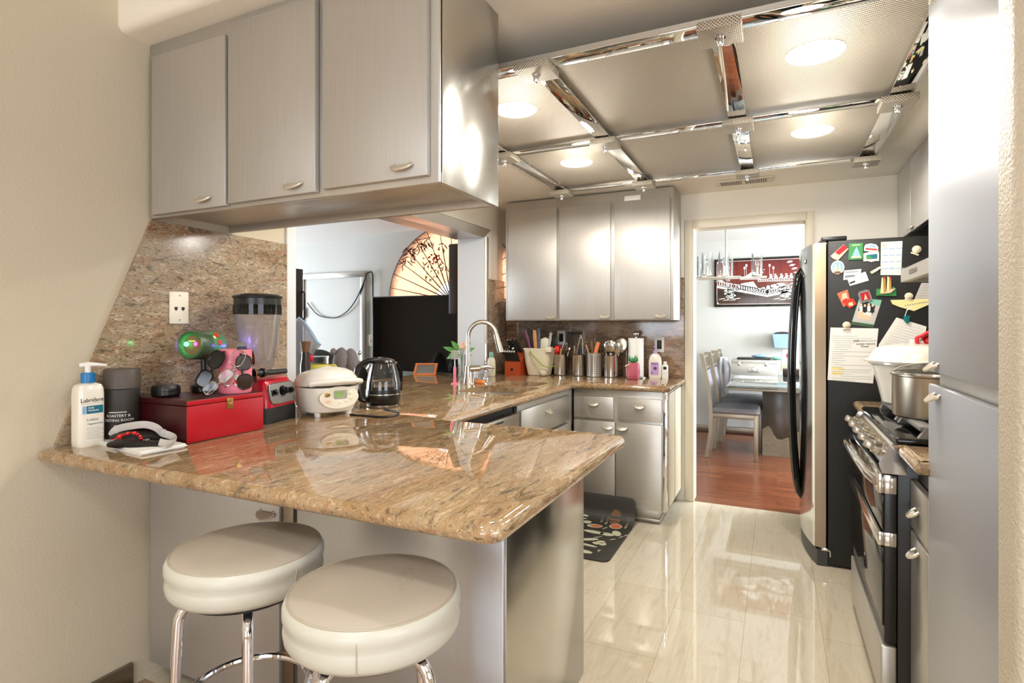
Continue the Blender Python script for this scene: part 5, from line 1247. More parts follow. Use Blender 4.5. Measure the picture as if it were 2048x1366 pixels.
b = B(); b.box(FX-.03,FX+.015,FY0-.008,FY0+.01,.085,.10,.002); b.box(FX+.008,FX+.015,FY0-.008,FY0+.01,.055,.10,.002); O('door_hinge', b, 'polished_steel', t)
for par,y in ((d1,YM-.05),(d2,YM+.05)):
    x0 = fx_(y)
    pts = [(x0+.004,y,1.64)]+[(x0-.010-.036*math.sin(PI*i/14)**.7,y,1.60-(1.29)*i/14) for i in range(15)]+[(x0+.004,y,.27)]
    b = B(); b.tube(pts,[.008]+[.016]*15+[.008],12,flat=(.015,.0105,(1,0,0))); O('handle', b, 'black_gloss', par)
b = B(); b.lathe([(.013,0),(.013,.003),(0,.004)],(fx_(3.62)-.0005,3.62,1.66),18,V(-1,-.0,0).to_track_quat('Z','Y').to_matrix()); O('badge', b, 'polished_steel', d1)
# magnets and papers on the black side
FM = FY0-.0005
def flat(nm, lab, cat, pts, m, th=.003, parts=(), group='magnets and papers on the refrigerator', bev=0.):
    P = [Vector(p) for p in pts]; c = sum(P, Vector())/len(P)
    t = T(nm, lab, cat, (c.x,FM,c.z), 0, group)
    b = B(); b.prism([(p.x,p.z) for p in P],0,th,RFY,(0,FM,0),bev=bev); O('body', b, m, t, smooth=0)
    for k,(pn,pp,pm,z) in enumerate(parts):
        b = B(); b.prism([(p[0],p[2]) for p in pp],th-.0002,th+z,RFY,(0,FM,0)); O(pn, b, pm, t, smooth=0)
    return t
def cir(c, w, h, n=20, a=0): return [(c[0]+x, c[1], c[2]+z) for x,z in re(0,0,w,h,a,n)]
flat('magnet','red and wood clapper shaped magnet at top left of the refrigerator side','magnet',[(0.261,3.460,1.670),(0.275,3.460,1.654),(0.296,3.460,1.645),(0.344,3.460,1.703),(0.321,3.460,1.728)],'peach',.006,[('red_face',[(0.282,3.460,1.688),(0.301,3.460,1.674),(0.340,3.460,1.709),(0.321,3.460,1.726)],'red_lacquer',.002)])
flat('magnet','green square souvenir magnet with a pale dress shape','magnet',[(0.344,3.460,1.645),(0.408,3.460,1.644),(0.410,3.460,1.731),(0.347,3.460,1.732)],'green_bright',.005,[('dress_shape',[(0.358,3.460,1.655),(0.401,3.460,1.655),(0.388,3.460,1.695),(0.381,3.460,1.714),(0.372,3.460,1.696)],'ink_blue',.002),('skirt_band',[(0.356,3.460,1.652),(0.401,3.460,1.653),(0.399,3.460,1.663),(0.358,3.460,1.663)],'peach',.003),('title_bar',[(0.360,3.460,1.718),(0.397,3.460,1.719),(0.394,3.460,1.724),(0.363,3.460,1.723)],'paper_yellow',.002)])
flat('magnet','white arched souvenir magnet with red lettering, above the wavy magnet','magnet',[(0.415,3.460,1.689),(0.477,3.460,1.677),(0.477,3.460,1.706),(0.468,3.460,1.719),(0.444,3.460,1.726),(0.421,3.460,1.722),(0.415,3.460,1.707)],'white_plastic',.005,[('red_stripe',[(0.421,3.460,1.696),(0.472,3.460,1.688),(0.472,3.460,1.696),(0.421,3.460,1.704)],'orange_red',.002),('blue_arch',[(0.435,3.460,1.708),(0.468,3.460,1.704),(0.464,3.460,1.715),(0.444,3.460,1.721)],'ink_blue',.002)])
flat('magnet','wavy framed landscape magnet, right below white arched magnet','magnet',[(0.412,3.460,1.676),(0.412,3.460,1.634),(0.430,3.460,1.635),(0.448,3.460,1.629),(0.464,3.460,1.634),(0.481,3.460,1.633),(0.481,3.460,1.680),(0.464,3.460,1.678),(0.448,3.460,1.684),(0.430,3.460,1.680)],'ivory',.005,[('picture',[(0.424,3.460,1.646),(0.472,3.460,1.646),(0.472,3.460,1.670),(0.424,3.460,1.667)],'label_teal',.002),('meadow',[(0.424,3.460,1.646),(0.452,3.460,1.647),(0.441,3.460,1.661),(0.424,3.460,1.665)],'green_bright',.003)])
tc_ = None
t = flat('calendar_sheet','white calendar sheet with blue month headings on the refrigerator side','calendar',[(0.488,3.460,1.560),(0.577,3.460,1.556),(0.583,3.460,1.730),(0.490,3.460,1.731)],'paper',.001,[('portrait_box',[(0.494,3.460,1.700),(0.516,3.460,1.698),(0.516,3.460,1.727),(0.494,3.460,1.728)],'strap_grey',.0006)])
for j in range(4):
    b = B()
    for i in range(3):
        q = (0.494,3.460,1.692); b.box(q[0]+i*.031,q[0]+i*.031+.0255,FM-.0018,FM-.0008,q[2]-j*.034,q[2]-j*.034+.004)
    O('month_heading', b, 'ink_blue', t)
b = B()
for j in range(4):
    for i in range(3):
        for k in range(4): q = (0.494,3.460,1.684); b.box(q[0]+i*.031,q[0]+i*.031+.0245,FM-.0016,FM-.0008,q[2]-.004-j*.034-k*.005,q[2]-.003-j*.034-k*.005)
O('fine_print', b, 'strap_grey', t)
flat('magnet','oval magnet with white rim showing two towers','magnet',cir((0.294,3.460,1.607),.0315,.037),'white_plastic',.005,[('picture',cir((0.294,3.460,1.607),.026,.031),'ink_blue',.001),('tower',[(0.277,3.460,1.581),(0.291,3.460,1.578),(0.289,3.460,1.613),(0.282,3.460,1.627)],'peach',.002),('tower',[(0.296,3.460,1.578),(0.312,3.460,1.580),(0.308,3.460,1.612),(0.301,3.460,1.626)],'peach',.002),('ground',[(0.275,3.460,1.576),(0.312,3.460,1.575),(0.305,3.460,1.586),(0.282,3.460,1.586)],'fig_brown',.003)])
flat('ticket','pale ticket stub on the refrigerator, upper of two overlapping','ticket',[(0.321,3.460,1.540),(0.397,3.460,1.548),(0.403,3.460,1.595),(0.324,3.460,1.590)],'paper',.0012,[('stripe',[(0.328,3.460,1.550),(0.379,3.460,1.556),(0.369,3.460,1.567),(0.328,3.460,1.563)],'ink_grey',.0005),('script',[(0.331,3.460,1.577),(0.388,3.460,1.580),(0.388,3.460,1.585),(0.331,3.460,1.582)],'ink_grey',.0005)])
flat('ticket','white ticket stub slanting below the upper stub on refrigerator','ticket',[(0.337,3.455,1.549),(0.351,3.455,1.507),(0.436,3.455,1.533),(0.421,3.455,1.580),(0.401,3.455,1.573),(0.396,3.455,1.555)],'paper',.003,[('mark',[(0.351,3.455,1.517),(0.376,3.455,1.527),(0.373,3.455,1.535),(0.348,3.455,1.525)],'ink',.0005)])
flat('magnet','small bottle shaped magnet pointing at the calendar sheet','magnet',[(0.441,3.460,1.577),(0.450,3.460,1.567),(0.472,3.460,1.581),(0.490,3.460,1.596),(0.483,3.460,1.604),(0.464,3.460,1.592)],'ivory',.008,[('label_band',[(0.448,3.460,1.572),(0.457,3.460,1.574),(0.452,3.460,1.585),(0.444,3.460,1.580)],'peach',.002)])
flat('magnet','sculpted cathedral magnet with four yellow towers and green base','magnet',[(0.468,3.460,1.451),(0.555,3.460,1.449),(0.555,3.460,1.480),(0.544,3.460,1.498),(0.529,3.460,1.486),(0.470,3.460,1.488)],'green_bright',.012,[('tower',[(0.486,3.460,1.466),(0.499,3.460,1.466),(0.497,3.460,1.541),(0.492,3.460,1.547)],'paper_yellow',.008),('tower',[(0.499,3.460,1.466),(0.510,3.460,1.466),(0.507,3.460,1.546),(0.501,3.460,1.552)],'wood_light',.006),('tower',[(0.512,3.460,1.466),(0.523,3.460,1.465),(0.523,3.460,1.546),(0.516,3.460,1.551)],'paper_yellow',.008),('tower',[(0.523,3.460,1.465),(0.534,3.460,1.470),(0.531,3.460,1.540),(0.525,3.460,1.545)],'wood_light',.006),('ridge',[(0.472,3.460,1.459),(0.529,3.460,1.465),(0.551,3.460,1.488),(0.529,3.460,1.483),(0.503,3.460,1.466)],'peach',.01),('spire_tip',[(0.499,3.460,1.541),(0.507,3.460,1.541),(0.503,3.460,1.551)],'orange_red',.009),('spire_tip',[(0.523,3.460,1.538),(0.531,3.460,1.538),(0.529,3.460,1.548)],'orange_red',.009)])
flat('photo_print','small orange photograph tilted left on the refrigerator side','photo',[(0.291,3.460,1.469),(0.321,3.460,1.396),(0.356,3.460,1.414),(0.340,3.460,1.489)],'fig_red',.0015,[('figure',[(0.312,3.460,1.425),(0.344,3.460,1.433),(0.333,3.460,1.473),(0.315,3.460,1.465)],'peach',.0006),('garment',[(0.319,3.460,1.415),(0.347,3.460,1.417),(0.338,3.460,1.444),(0.315,3.460,1.433)],'orange_red',.001)])
flat('magnet','red and yellow food shaped magnet overlapping the orange photograph','magnet',[(0.328,3.457,1.412),(0.349,3.457,1.388),(0.380,3.457,1.411),(0.365,3.457,1.440),(0.344,3.457,1.438)],'orange_red',.008,[('yellow_patch',[(0.344,3.457,1.401),(0.365,3.457,1.403),(0.362,3.457,1.422),(0.344,3.457,1.417)],'paper_yellow',.001)])
tp = flat('photo_print','tall snapshot of a group standing in front of pale wall, hung slanting','photo',[(0.356,3.460,1.303),(0.455,3.460,1.285),(0.494,3.460,1.430),(0.394,3.460,1.442)],'mint',.0012,[('pale_wall',[(0.363,3.460,1.319),(0.459,3.460,1.305),(0.486,3.460,1.399),(0.388,3.460,1.416)],'strap_grey',.0005),('group',[(0.388,3.460,1.374),(0.450,3.460,1.352),(0.466,3.460,1.399),(0.432,3.460,1.421),(0.397,3.460,1.411)],'ink',.0008),('legs',[(0.383,3.460,1.337),(0.441,3.460,1.326),(0.450,3.460,1.363),(0.388,3.460,1.374)],'peach',.0009),('banner',[(0.410,3.460,1.358),(0.446,3.460,1.347),(0.450,3.460,1.363),(0.415,3.460,1.374)],'ink_white',.0012),('grass',[(0.356,3.460,1.303),(0.455,3.460,1.285),(0.459,3.460,1.300),(0.360,3.460,1.319)],'green_body',.0007)])
for k_,(u_,v_) in enumerate(((0,0),(1,1),(2,0),(3,2))):
    h_ = V(*(0.401,3.460,1.408))+V(.0175*k_,0,-.006*(k_%2)); b = B(); b.prism(ell(.0055,.007,10,h_.x,h_.z),.0021,.0032,RFY,(0,FM,0)); b.m(1).prism(rrect(.014,.03,.003,2,h_.x,h_.z-.022),.0021,.003,RFY,(0,FM,0)); O('figure', b, ['peach','ink' if k_ % 2 else 'paper'], tp, smooth=0)
flat('magnet','square red magnet with dark frame pinning the group snapshot','magnet',[(0.399,3.457,1.416),(0.448,3.457,1.428),(0.450,3.457,1.441),(0.437,3.457,1.481),(0.425,3.457,1.486),(0.392,3.457,1.476),(0.387,3.457,1.463)],'grey_mid',.007,[('red_face',[(0.405,3.457,1.426),(0.443,3.457,1.436),(0.432,3.457,1.475),(0.396,3.457,1.466)],'red_lacquer',.001),('white_tower',[(0.414,3.457,1.431),(0.430,3.457,1.436),(0.419,3.457,1.465)],'peach',.002)])
def knobmag(lab, c, r0=.016, clip=None):
    t = T('magnetic_clip', lab, 'clip', (c[0],FM,c[2]), 0, 'round white magnetic clips')
    b = B(); b.lathe([(r0,0),(r0,.006),(r0*.8,.009),(r0*.55,.0095),(r0*.5,.016),(0,.018)],(c[0],FM-.003,c[2]),20,V(0,-1,0).to_track_quat('Z','Y').to_matrix()); O('knob', b, 'cream_plastic', t)
    if clip:
        b = B(); b.M = Matrix.Translation((c[0]+clip[0],FM-.006,c[2]+clip[1])) @ Matrix.Rotation(math.radians(clip[2]),4,'Y'); b.box(-.018,.018,-.004,.004,-.004,.004,.002); O('jaw', b, 'cream_plastic', t)
knobmag('cream round clip alone at upper right of the refrigerator side', (0.642,3.460,1.683), .0195, (-.008,-.022,25))
knobmag('cream round clip above the large white form', (0.335,3.460,1.300), .0185, (0,-.02,0))
knobmag('cream round clip pinning the yellow note', (0.609,3.440,1.447), .018, (0,-.02,15))
t = flat('notice_sheet','large white printed form with handwriting hung beside the refrigerator edge','paper',[(0.247,3.460,1.005),(0.455,3.460,0.995),(0.479,3.460,1.282),(0.261,3.460,1.287)],'paper',.001,[('highlight',[(0.268,3.460,1.059),(0.321,3.460,1.058),(0.324,3.460,1.074),(0.270,3.460,1.075)],'paper_yellow',.0004),('highlight',[(0.266,3.460,1.035),(0.317,3.460,1.034),(0.319,3.460,1.050),(0.268,3.460,1.051)],'paper_yellow',.0004)])
b = B(); q = (0.268,3.460,1.241); 
for i,(w,x) in enumerate(((.13,0),(.2,0),(.22,0),(.1,.01),(.08,.015),(.09,.01),(.07,.012),(.2,0),(.06,0),(.18,.0),(.06,0),(.07,.0),(.05,0),(.2,.01),(.05,0),(.16,.03),(.19,0),(.1,.0),(.15,.04),(.2,0),(.12,0))):
    b.box(q[0]+x,q[0]+x+w*.92,FM-.0016,FM-.0008,q[2]-i*.0118-.0006,q[2]-i*.0118+.0005)
O('printed_line', b, 'ink_grey', t)
for s,u in (('608 ~~~ ~~~~',(0.367,3.460,1.210)),('water-waste',(0.379,3.460,1.195)),('Peter',(0.401,3.460,1.182))):
    text(t,'handwriting',s,.017,(u[0],FM-.0012,u[2]),RFY @ rot('Z',2),'ink')
t = flat('note_sheet','white ruled note hung tilted under the green clip','paper',[(0.479,3.460,1.196),(0.486,3.460,1.170),(0.667,3.460,1.158),(0.684,3.460,1.292),(0.557,3.460,1.339)],'paper',.0012)
b = B(); q = V(*(0.562,3.460,1.321)); dd = V(.95,0,-.29)
for i in range(9):
    p = q+V(.006-.0075*i,0,-.012-.0125*i); b.tube([V(p.x,FM-.0016,p.z),V(p.x+dd.x*.105,FM-.0016,p.z+dd.z*.105)],.0004,4)
O('ruled_line', b, 'ink_grey', t)
t = T('magnetic_clip', 'translucent green clip holding the tilted ruled note', 'clip', (.52,FM,1.30), 0, 'magnets and papers on the refrigerator')
b = B(); b.prism([(p[0],p[2]) for p in ((0.586,3.455,1.326),(0.599,3.455,1.308),(0.610,3.455,1.313),(0.614,3.455,1.346),(0.591,3.455,1.351))],.002,.012,RFY,(0,FM,0),bev=.002); O('jaw', b, 'teal', t)
b = B(); b.tube([(0.592,3.450,1.346),(0.599,3.440,1.376),(0.615,3.440,1.389)],.0012,6); O('wire', b, 'nickel', t)
t = flat('sticky_note','pale yellow note curling away from the refrigerator side','paper',[(0.531,3.455,1.429),(0.539,3.455,1.408),(0.571,3.455,1.392),(0.631,3.455,1.371),(0.693,3.455,1.403),(0.693,3.455,1.431)],'paper_yellow',.008)
b = B(); q = (0.592,3.450,1.397)
for i in range(10): b.box(q[0]+i*.010,q[0]+i*.010+.004,FM-.0090,FM-.0078,q[2]+i*.0018,q[2]+i*.0018+.006)
O('handwriting', b, 'ink_grey', t)
t = flat('note_pad','grey ruled notepad pinned behind yellow note below the hood','paper',[(0.632,3.460,1.427),(0.694,3.460,1.431),(0.715,3.460,1.511),(0.663,3.460,1.513)],'strap_grey',.003)
b = B(); q = (0.667,3.460,1.500)
for i in range(6): b.box(q[0]-.004*i,q[0]-.004*i+.05,FM-.0038,FM-.0028,q[2]-.013*i,q[2]-.013*i+.001)
O('ruled_line', b, 'ink_grey', t)

# ------------------------------------------------------------------ bar stools
s0 = T('bar_stool', 'round cream vinyl bar stool with chrome legs, nearer the left wall', 'stool', (-1.180,.979,0), 5.3)
SZ = .76
b = B(); b.lathe([(.15,SZ-.092),(.168,SZ-.09),(.175,SZ-.08),(.1775,SZ-.066),(.1755,SZ-.052),(.174,SZ-.047),(.1785,SZ-.036),(.1785,SZ-.022),(.173,SZ-.010),(.168,SZ-.0075),(.166,SZ-.0085),(0,SZ-.0085)],n=72); O('seat', b, 'vinyl', s0, world=False, smooth=60)
b = B(); b.lathe([(.1685,SZ-.0078),(.16,SZ-.0045),(.1,SZ),(0,SZ+.001)],n=72); O('seat_top', b, 'vinyl_top', s0, world=False, smooth=60, label='greyer worn top disc')
b = B(); b.tube([(.1695*math.cos(2*PI*i/64),.1695*math.sin(2*PI*i/64),SZ-.0075) for i in range(64)],.0018,6,closed=True); a_ = math.radians(-10); b.tube([(r_*math.cos(a_),r_*math.sin(a_),z_) for r_,z_ in ((.1755,SZ-.084),(.1785,SZ-.066),(.175,SZ-.048),(.1795,SZ-.03),(.1695,SZ-.008))],.0012,6); O('piping', b, 'seam', s0, world=False)
b = B(); b.lathe([(.0,SZ-.108),(.14,SZ-.108),(.145,SZ-.103),(.145,SZ-.0925),(0,SZ-.0925)],n=40); O('seat_plate', b, 'black_matte', s0, world=False)
for k in range(4):
    a = math.radians(45+90*k); c_, s_ = math.cos(a), math.sin(a)
    P_ = smooth_path([(.06*c_,.06*s_,SZ-.116),(.115*c_,.115*s_,SZ-.122),(.143*c_,.143*s_,SZ-.145),(.150*c_,.150*s_,SZ-.20),(.16*c_,.16*s_,.35),(.185*c_,.185*s_,.0135)],4)
    b = B(); b.tube(P_,.0122,14); lg = O('leg', b, 'chrome', s0, world=False)
    b = B(); b.lathe([(.015,0),(.016,.006),(.0145,.02)],(.185*c_,.185*s_,0),14); O('foot_cap', b, 'black_matte', lg, world=False)
    b = B(); b.sph((.139*c_,.139*s_,.40),.006,10,6); O('bolt', b, 'chrome', lg, world=False)
b = B(); b.tube([(.141*math.cos(2*PI*i/48),.141*math.sin(2*PI*i/48),.40) for i in range(48)],.0095,10,closed=True); O('foot_ring', b, 'chrome', s0, world=False)
dup(s0, (-.757,.9365,0), -50.9, 'round cream vinyl bar stool with chrome legs, nearest the camera')
# ------------------------------------------------------------------ dining room
t = T('lacquer_panel', 'dark red lacquer wall panel inlaid with white pavilions and bridges', 'wall art', (-.22,7.25,1.525))
AX0, AX1, AZ0, AZ1 = -.686,.30,1.525,2.10
b = B(); b.box(AX0,AX1,7.225,7.254,AZ0,AZ1,.004); O('frame', b, 'black_gloss', t)
for i in range(4):
    w = (AX1-AX0-.04)/4; x0 = AX0+.02+i*w; b = B(); b.box(x0+.001,x0+w-.001,7.219,7.2255,AZ0+.022,AZ1-.022); O('board', b, 'lacquer', t, smooth=0)
inl = B()
def ip(pts): inl.prism(pts,0,.003,RFY,(0,7.219,0))
def ib(x0,x1,z0,z1): inl.box(x0,x1,7.216,7.219,z0,z1)
for x0,x1,z0,z1 in ((AX0+.03,AX1-.03,AZ1-.034,AZ1-.030),(AX0+.03,AX1-.03,AZ0+.030,AZ0+.034),(AX0+.03,AX0+.034,AZ0+.034,AZ1-.034)): ib(x0,x1,z0,z1)
ip([(AX0+.03,AZ1-.03),(AX0+.08,AZ1-.03),(AX0+.045,AZ1-.045),(AX0+.03,AZ1-.08)]); ip([(AX0+.03,AZ0+.03),(AX0+.03,AZ0+.08),(AX0+.045,AZ0+.045),(AX0+.08,AZ0+.03)])
def rail(x0,z0,x1,z1,n):
    for k in (0,.045): ip([(x0,z0+k),(x1,z1+k),(x1,z1+k+.01),(x0,z0+k+.01)])
    ip([(x0,z0-.03),(x1,z1-.03),(x1,z1-.006),(x0,z0-.006)])
    for i in range(n): u = i/(n-1); x = x0+(x1-x0)*u; z = z0+(z1-z0)*u; ib(x-.005,x+.005,z,z+.05)
rail(AX0+.035,1.785,-.10,1.665,22); rail(-.10,1.665,.28,1.745,16)
ib(-.20,.28,1.815,1.822); ib(-.20,.28,1.838,1.845)
for i in range(20): ib(-.20+i*.025,-.19+i*.025,1.82,1.84)
random.seed(3)
for x in (-.06,-.01,.05,.1,.15,.2,.25):
    z = 1.85
    for k in range(3): r0 = .022-.005*k; inl.prism(ell(r0,r0*.7,10,x+random.uniform(-.006,.006),z+k*.022),0,.003,RFY,(0,7.219,0))
for k in range(5): z = 1.83+k*.03; w = .05-.008*k; ip([(-.62-w,z),(-.62+w,z),(-.62+w*.5,z+.018),(-.62-w*.5,z+.018)])
for x,z,h in ((-.345,1.87,.10),(-.325,1.88,.12),(-.075,1.88,.11),(-.035,1.87,.09)):
    ib(x-.0015,x+.0015,z,z+h); inl.prism(ell(.012,.017,12,x,z+h+.012),0,.003,RFY,(0,7.219,0))
ip([(-.40,1.845),(-.27,1.93),(-.20,1.93),(-.17,1.845)]); ip([(-.45,1.72),(-.38,1.80),(-.25,1.82),(-.20,1.74),(-.2,1.72)])
for k in range(4): ip([(-.235+.03*k,1.86+.03*k),(-.16+.012*k,1.86+.03*k),(-.17+.012*k,1.872+.03*k),(-.22+.03*k,1.872+.03*k)])
for x,z in ((-.52,1.70),(-.50,1.66),(.07,1.72),(.09,1.66)):
    for k in range(5): a = k*1.26; inl.prism(ell(.03,.012,10,x+.03*math.cos(a),z+.028*math.sin(a)),0,.003,RFY,(0,7.219,0))
for x in (-.53,-.47): ib(x-.006,x+.006,1.62,1.80)
for x,z in ((-.6,1.62),(-.55,1.605),(-.48,1.605),(-.43,1.62),(.0,1.61),(.06,1.60),(.14,1.61)): ip([(x-.04,z-.006),(x+.03,z),(x+.04,z+.01),(x-.01,z+.004)])
for k in range(7): inl.prism(ell(.026,.007,8,.13+.012*k,2.03-.02*k+.03*(k%2)),0,.003,RFY,(0,7.219,0))
for x,z,w,h in ((-.02,1.76,.045,.02),(.04,1.775,.05,.018),(.16,1.77,.04,.012),(.2,1.79,.05,.008),(-.09,1.74,.02,.03),(-.14,1.73,.02,.02)): inl.prism(ell(w,h,14,x,z),0,.003,RFY,(0,7.219,0))
O('inlay', inl, 'ink_white', t, smooth=0)
# table
t = T('dining_table', 'glass topped dining table on a dark stone pedestal seen through the doorway', 'table', (.15,6.2,0))
b = B(); b.box(-.42,.75,5.43,6.98,.735,.75,.004); O('table_top', b, 'glass_table', t)
b = B(); b.box(-.405,.735,5.445,6.965,.715,.7345,.003); O('under_frame', b, 'steel_dark', t)
b = B(); b.box(-.13,.22,6.18,6.62,0,.715,.004); O('pedestal', b, 'slab_dark', t)
b = B(); b.prism([(-.13,.0),(.22,.0),(.22,.27),(.17,.25),(.13,.21),(.08,.19),(.04,.17),(.0,.175),(-.03,.22),(-.05,.27),(-.075,.30),(-.1,.285),(-.13,.26)],0,.012,RFY,(0,6.18,0)); O('relief', b, 'slab_relief', t, label='rough paler stone relief at the foot', smooth=0)
def alu_case(lab, c, rz):
    t = T('metal_case', lab, 'case', c, rz)
    b = B(); b.box(-.23,.23,-.15,.15,0,.135,.006); O('body', b, 'case_alu', t, world=False)
    b = B(); b.box(-.23,.23,-.15,.15,.138,.175,.006); O('lid', b, 'case_alu', t, world=False)
    b = B()
    for z in (.135,.0): b.box(-.234,.234,-.154,.154,z-.0 if z else .0,z+.006)
    O('edge_strip', b, 'polished_steel', t, world=False)
    b = B(); b.tube([(-.05,-.158,.085),(-.05,-.166,.05),(.05,-.166,.05),(.05,-.158,.085)],.006,8); b.box(-.06,.06,-.155,-.15,.04,.10,.002); O('handle', b, 'polished_steel', t, world=False)
    for x in (-.15,.12):
        b = B(); b.box(x-.014,x+.014,-.16,-.15,.11,.155,.003); O('latch', b, 'polished_steel', t, world=False)
alu_case('silver checkered aluminium case on the dining table', (-.225,6.82,.75), 0)
t = T('laptop', 'thin black laptop lying on the silver case', 'laptop', (-.22,6.82,.926)); b = B(); b.box(-.40,-.06,6.70,6.94,.926,.944,.004); O('body', b, 'black_satin', t)
b = B(); b.sph((-.17,6.80,.962),(.085,.05,.018),14,8); b.sph((-.14,6.81,.968),(.05,.04,.016),12,8); O('folded_cloth', b, 'ink_blue', loc=(-.17,6.8,.945), label='crumpled blue cloth on the black laptop', cat='cloth')
b = B(); b.sph((.0,6.75,.945),(.06,.035,.019),14,8); O('pouch', b, 'mint', loc=(.0,6.75,.926), label='small green pouch beside laptop on the silver case', cat='pouch')
t = T('storage_bin', 'light blue storage bin with black liner fixed to the dining wall', 'bin', (.06,7.16,1.04))
b = B(); b.loops([[(x,y,z) for x,y in ((cx0,7.254),(cx0,y0),(cx1,y0),(cx1,7.254))] for cx0,cx1,y0,z in ((-.02,.20,7.10,1.045),(-.045,.225,7.08,1.205),(-.04,.22,7.085,1.205),(-.015,.195,7.105,1.06))]); O('body', b, 'bin_blue', t)
b = B(); b.sph((.06,7.165,1.2),(.10,.06,.03),16,8); O('liner', b, 'black_matte', t)
for lab,pts,m in (('pale drawing with red patch pinned under the blue bin',[(.06,1.02),(.22,1.03),(.22,.86),(.05,.85)],'paper'),('cream drawing low on the dining wall behind the table',[(.05,.845),(.2,.85),(.2,.77),(.05,.775)],'peach')):
    t = T('wall_drawing', lab, 'drawing', (pts[0][0],7.25,pts[3][1])); b = B(); b.prism(pts,0,.002,RFY,(0,7.254,0)); O('sheet', b, m, t, smooth=0)
    if m == 'paper': b = B(); b.prism(re(.12,.95,.02,.03,0),.002,.003,RFY,(0,7.254,0)); O('red_patch', b, 'red_silicone', t)
t = T('storage_chest', 'low dark chest on the table end by the dining wall', 'chest', (.15,6.88,.75)); b = B(); b.box(.06,.6,6.72,6.95,.7505,.83,.006); O('body', b, 'brown_dark', t)
# chairs
def make_chair(loc, rz, lab):
    t = T('dining_chair', lab, 'chair', loc, rz, 'silver dining chairs')      # faces local +x
    for s in (-1,1):
        b = B(); b.box(.185,.222,s*.195-.018,s*.195+.018,0,.44,.003); O('leg', b, 'chair_silver', t, world=False)
        b = B(); b.loops([[(x-.018,s*.195-.018,z),(x+.018,s*.195-.018,z),(x+.018,s*.195+.018,z),(x-.018,s*.195+.018,z)] for x,z in ((-.245,0),(-.205,.25),(-.2,.45),(-.225,.7),(-.29,1.02))]); O('leg', b, 'chair_silver', t, world=False)
    b = B(); b.box(-.2,.22,-.21,.21,.395,.44,.004); O('seat_frame', b, 'chair_silver', t, world=False)
    b = B(); b.loops([[(x*s,y*s,z) for x,y in rrect(.45,.44,.05,5,.012,0)] for s,z in ((.95,.441),(1,.455),(1,.475),(.93,.495),(.6,.508),(.1,.512))]); O('seat', b, 'suede', t, world=False)
    def bz(z0,z1,y0,y1,dx=0):
        f = lambda z: -.2-.025*(z-.45)/.25 if z < .7 else -.225-.065*(z-.7)/.32
        return [[(f(z)-.011,y0,z),(f(z)+.011,y0,z),(f(z)+.011,y1,z),(f(z)-.011,y1,z)] for z in [z0+(z1-z0)*i/4 for i in range(5)]]
    b = B(); b.loops(bz(.52,.85,-.15,.15)); O('back_cushion', b, 'suede', t, world=False)
    b = B(); b.loops(bz(.87,.885,-.177,.177)); b.loops(bz(.975,.995,-.177,.177)); b.loops(bz(.50,.52,-.177,.177))
    for y in (-.1,-.03,.04,.11): b.loops(bz(.885,.975,y-.012,y+.012))
    O('back_rail', b, 'chair_silver', t, world=False)
    return t
ch = make_chair((-.385,6.05,0), 0, 'silver dining chair with grey seat nearest the kitchen doorway')
dup(ch, (-.36,6.50,0), 0, 'silver dining chair behind the nearest chair on same table side')
dup(ch, (-.33,6.955,0), 0, 'silver dining chair by the dining wall with a jacket on its back')
t = T('jacket', 'grey jacket hung over the back of farthest dining chair', 'jacket', (-.58,6.88,.5))
b = B(); b.loops([[(-.57+.03*math.cos(a)*(1+k*.5)-.01*k,6.80+k2+.11*math.sin(a),z) for a in [2*PI*i/14 for i in range(14)]] for z,k,k2 in ((.5,.6,.02),(.62,.9,.0),(.76,.7,.03),(.88,.4,.02),(.94,.1,.03))]); b.tube([(-.53,6.76,.93),(-.50,6.72,.82),(-.51,6.74,.68),(-.52,6.73,.56)],[.03,.038,.034,.03],10); O('garment', b, 'cloth_grey', t, smooth=60)
t = T('plug_adapter', 'white plug adapter in the dining wall socket low by the doorway', 'plug', (-.925,7.25,.26)); b = B(); b.sph((-.93,7.235,.27),(.03,.02,.045),14,10); b.box(-.955,-.91,7.235,7.2535,.29,.37,.004); O('body', b, 'white_plastic', t)
# chandelier
t = T('chandelier', 'linear chrome chandelier with clear glass cylinder shades over the dining table', 'chandelier', (-.42,5.5,2.32))
b = B(); b.lathe([(.06,2.318),(.06,2.30),(.02,2.29),(0,2.288)],(-.42,5.5,0),20); b.cyl((-.42,5.5,2.29),(-.42,5.5,1.74),.008,n=10); O('stem', b, 'nickel', t)
b = B(); b.box(-.66,-.08,5.485,5.515,1.722,1.742,.003); b.box(-.435,-.405,5.2,5.8,1.722,1.742,.003); b.box(-.66,-.28,5.24,5.27,1.716,1.73,.003); O('arm', b, 'nickel', t)
for x,y in ((-.63,5.5),(-.16,5.5),(-.42,5.25),(-.42,5.75),(-.56,5.26)):
    b = B(); b.lathe([(.04,1.742),(.04,1.752),(.012,1.755),(.012,1.82),(0,1.821)],(x,y,0),16); c_ = O('candle_cup', b, 'nickel', t)
    b = B(); b.lathe([(.008,1.82),(.016,1.845),(.012,1.875),(0,1.90)],(x,y,0),12); O('bulb', b, 'glass_clear', c_)
    b = B(); b.lathe([(.046,1.745),(.046,1.945),(.0435,1.945),(.0435,1.745)],(x,y,0),24,cap=False); O('glass_shade', b, 'glass_clear', t)
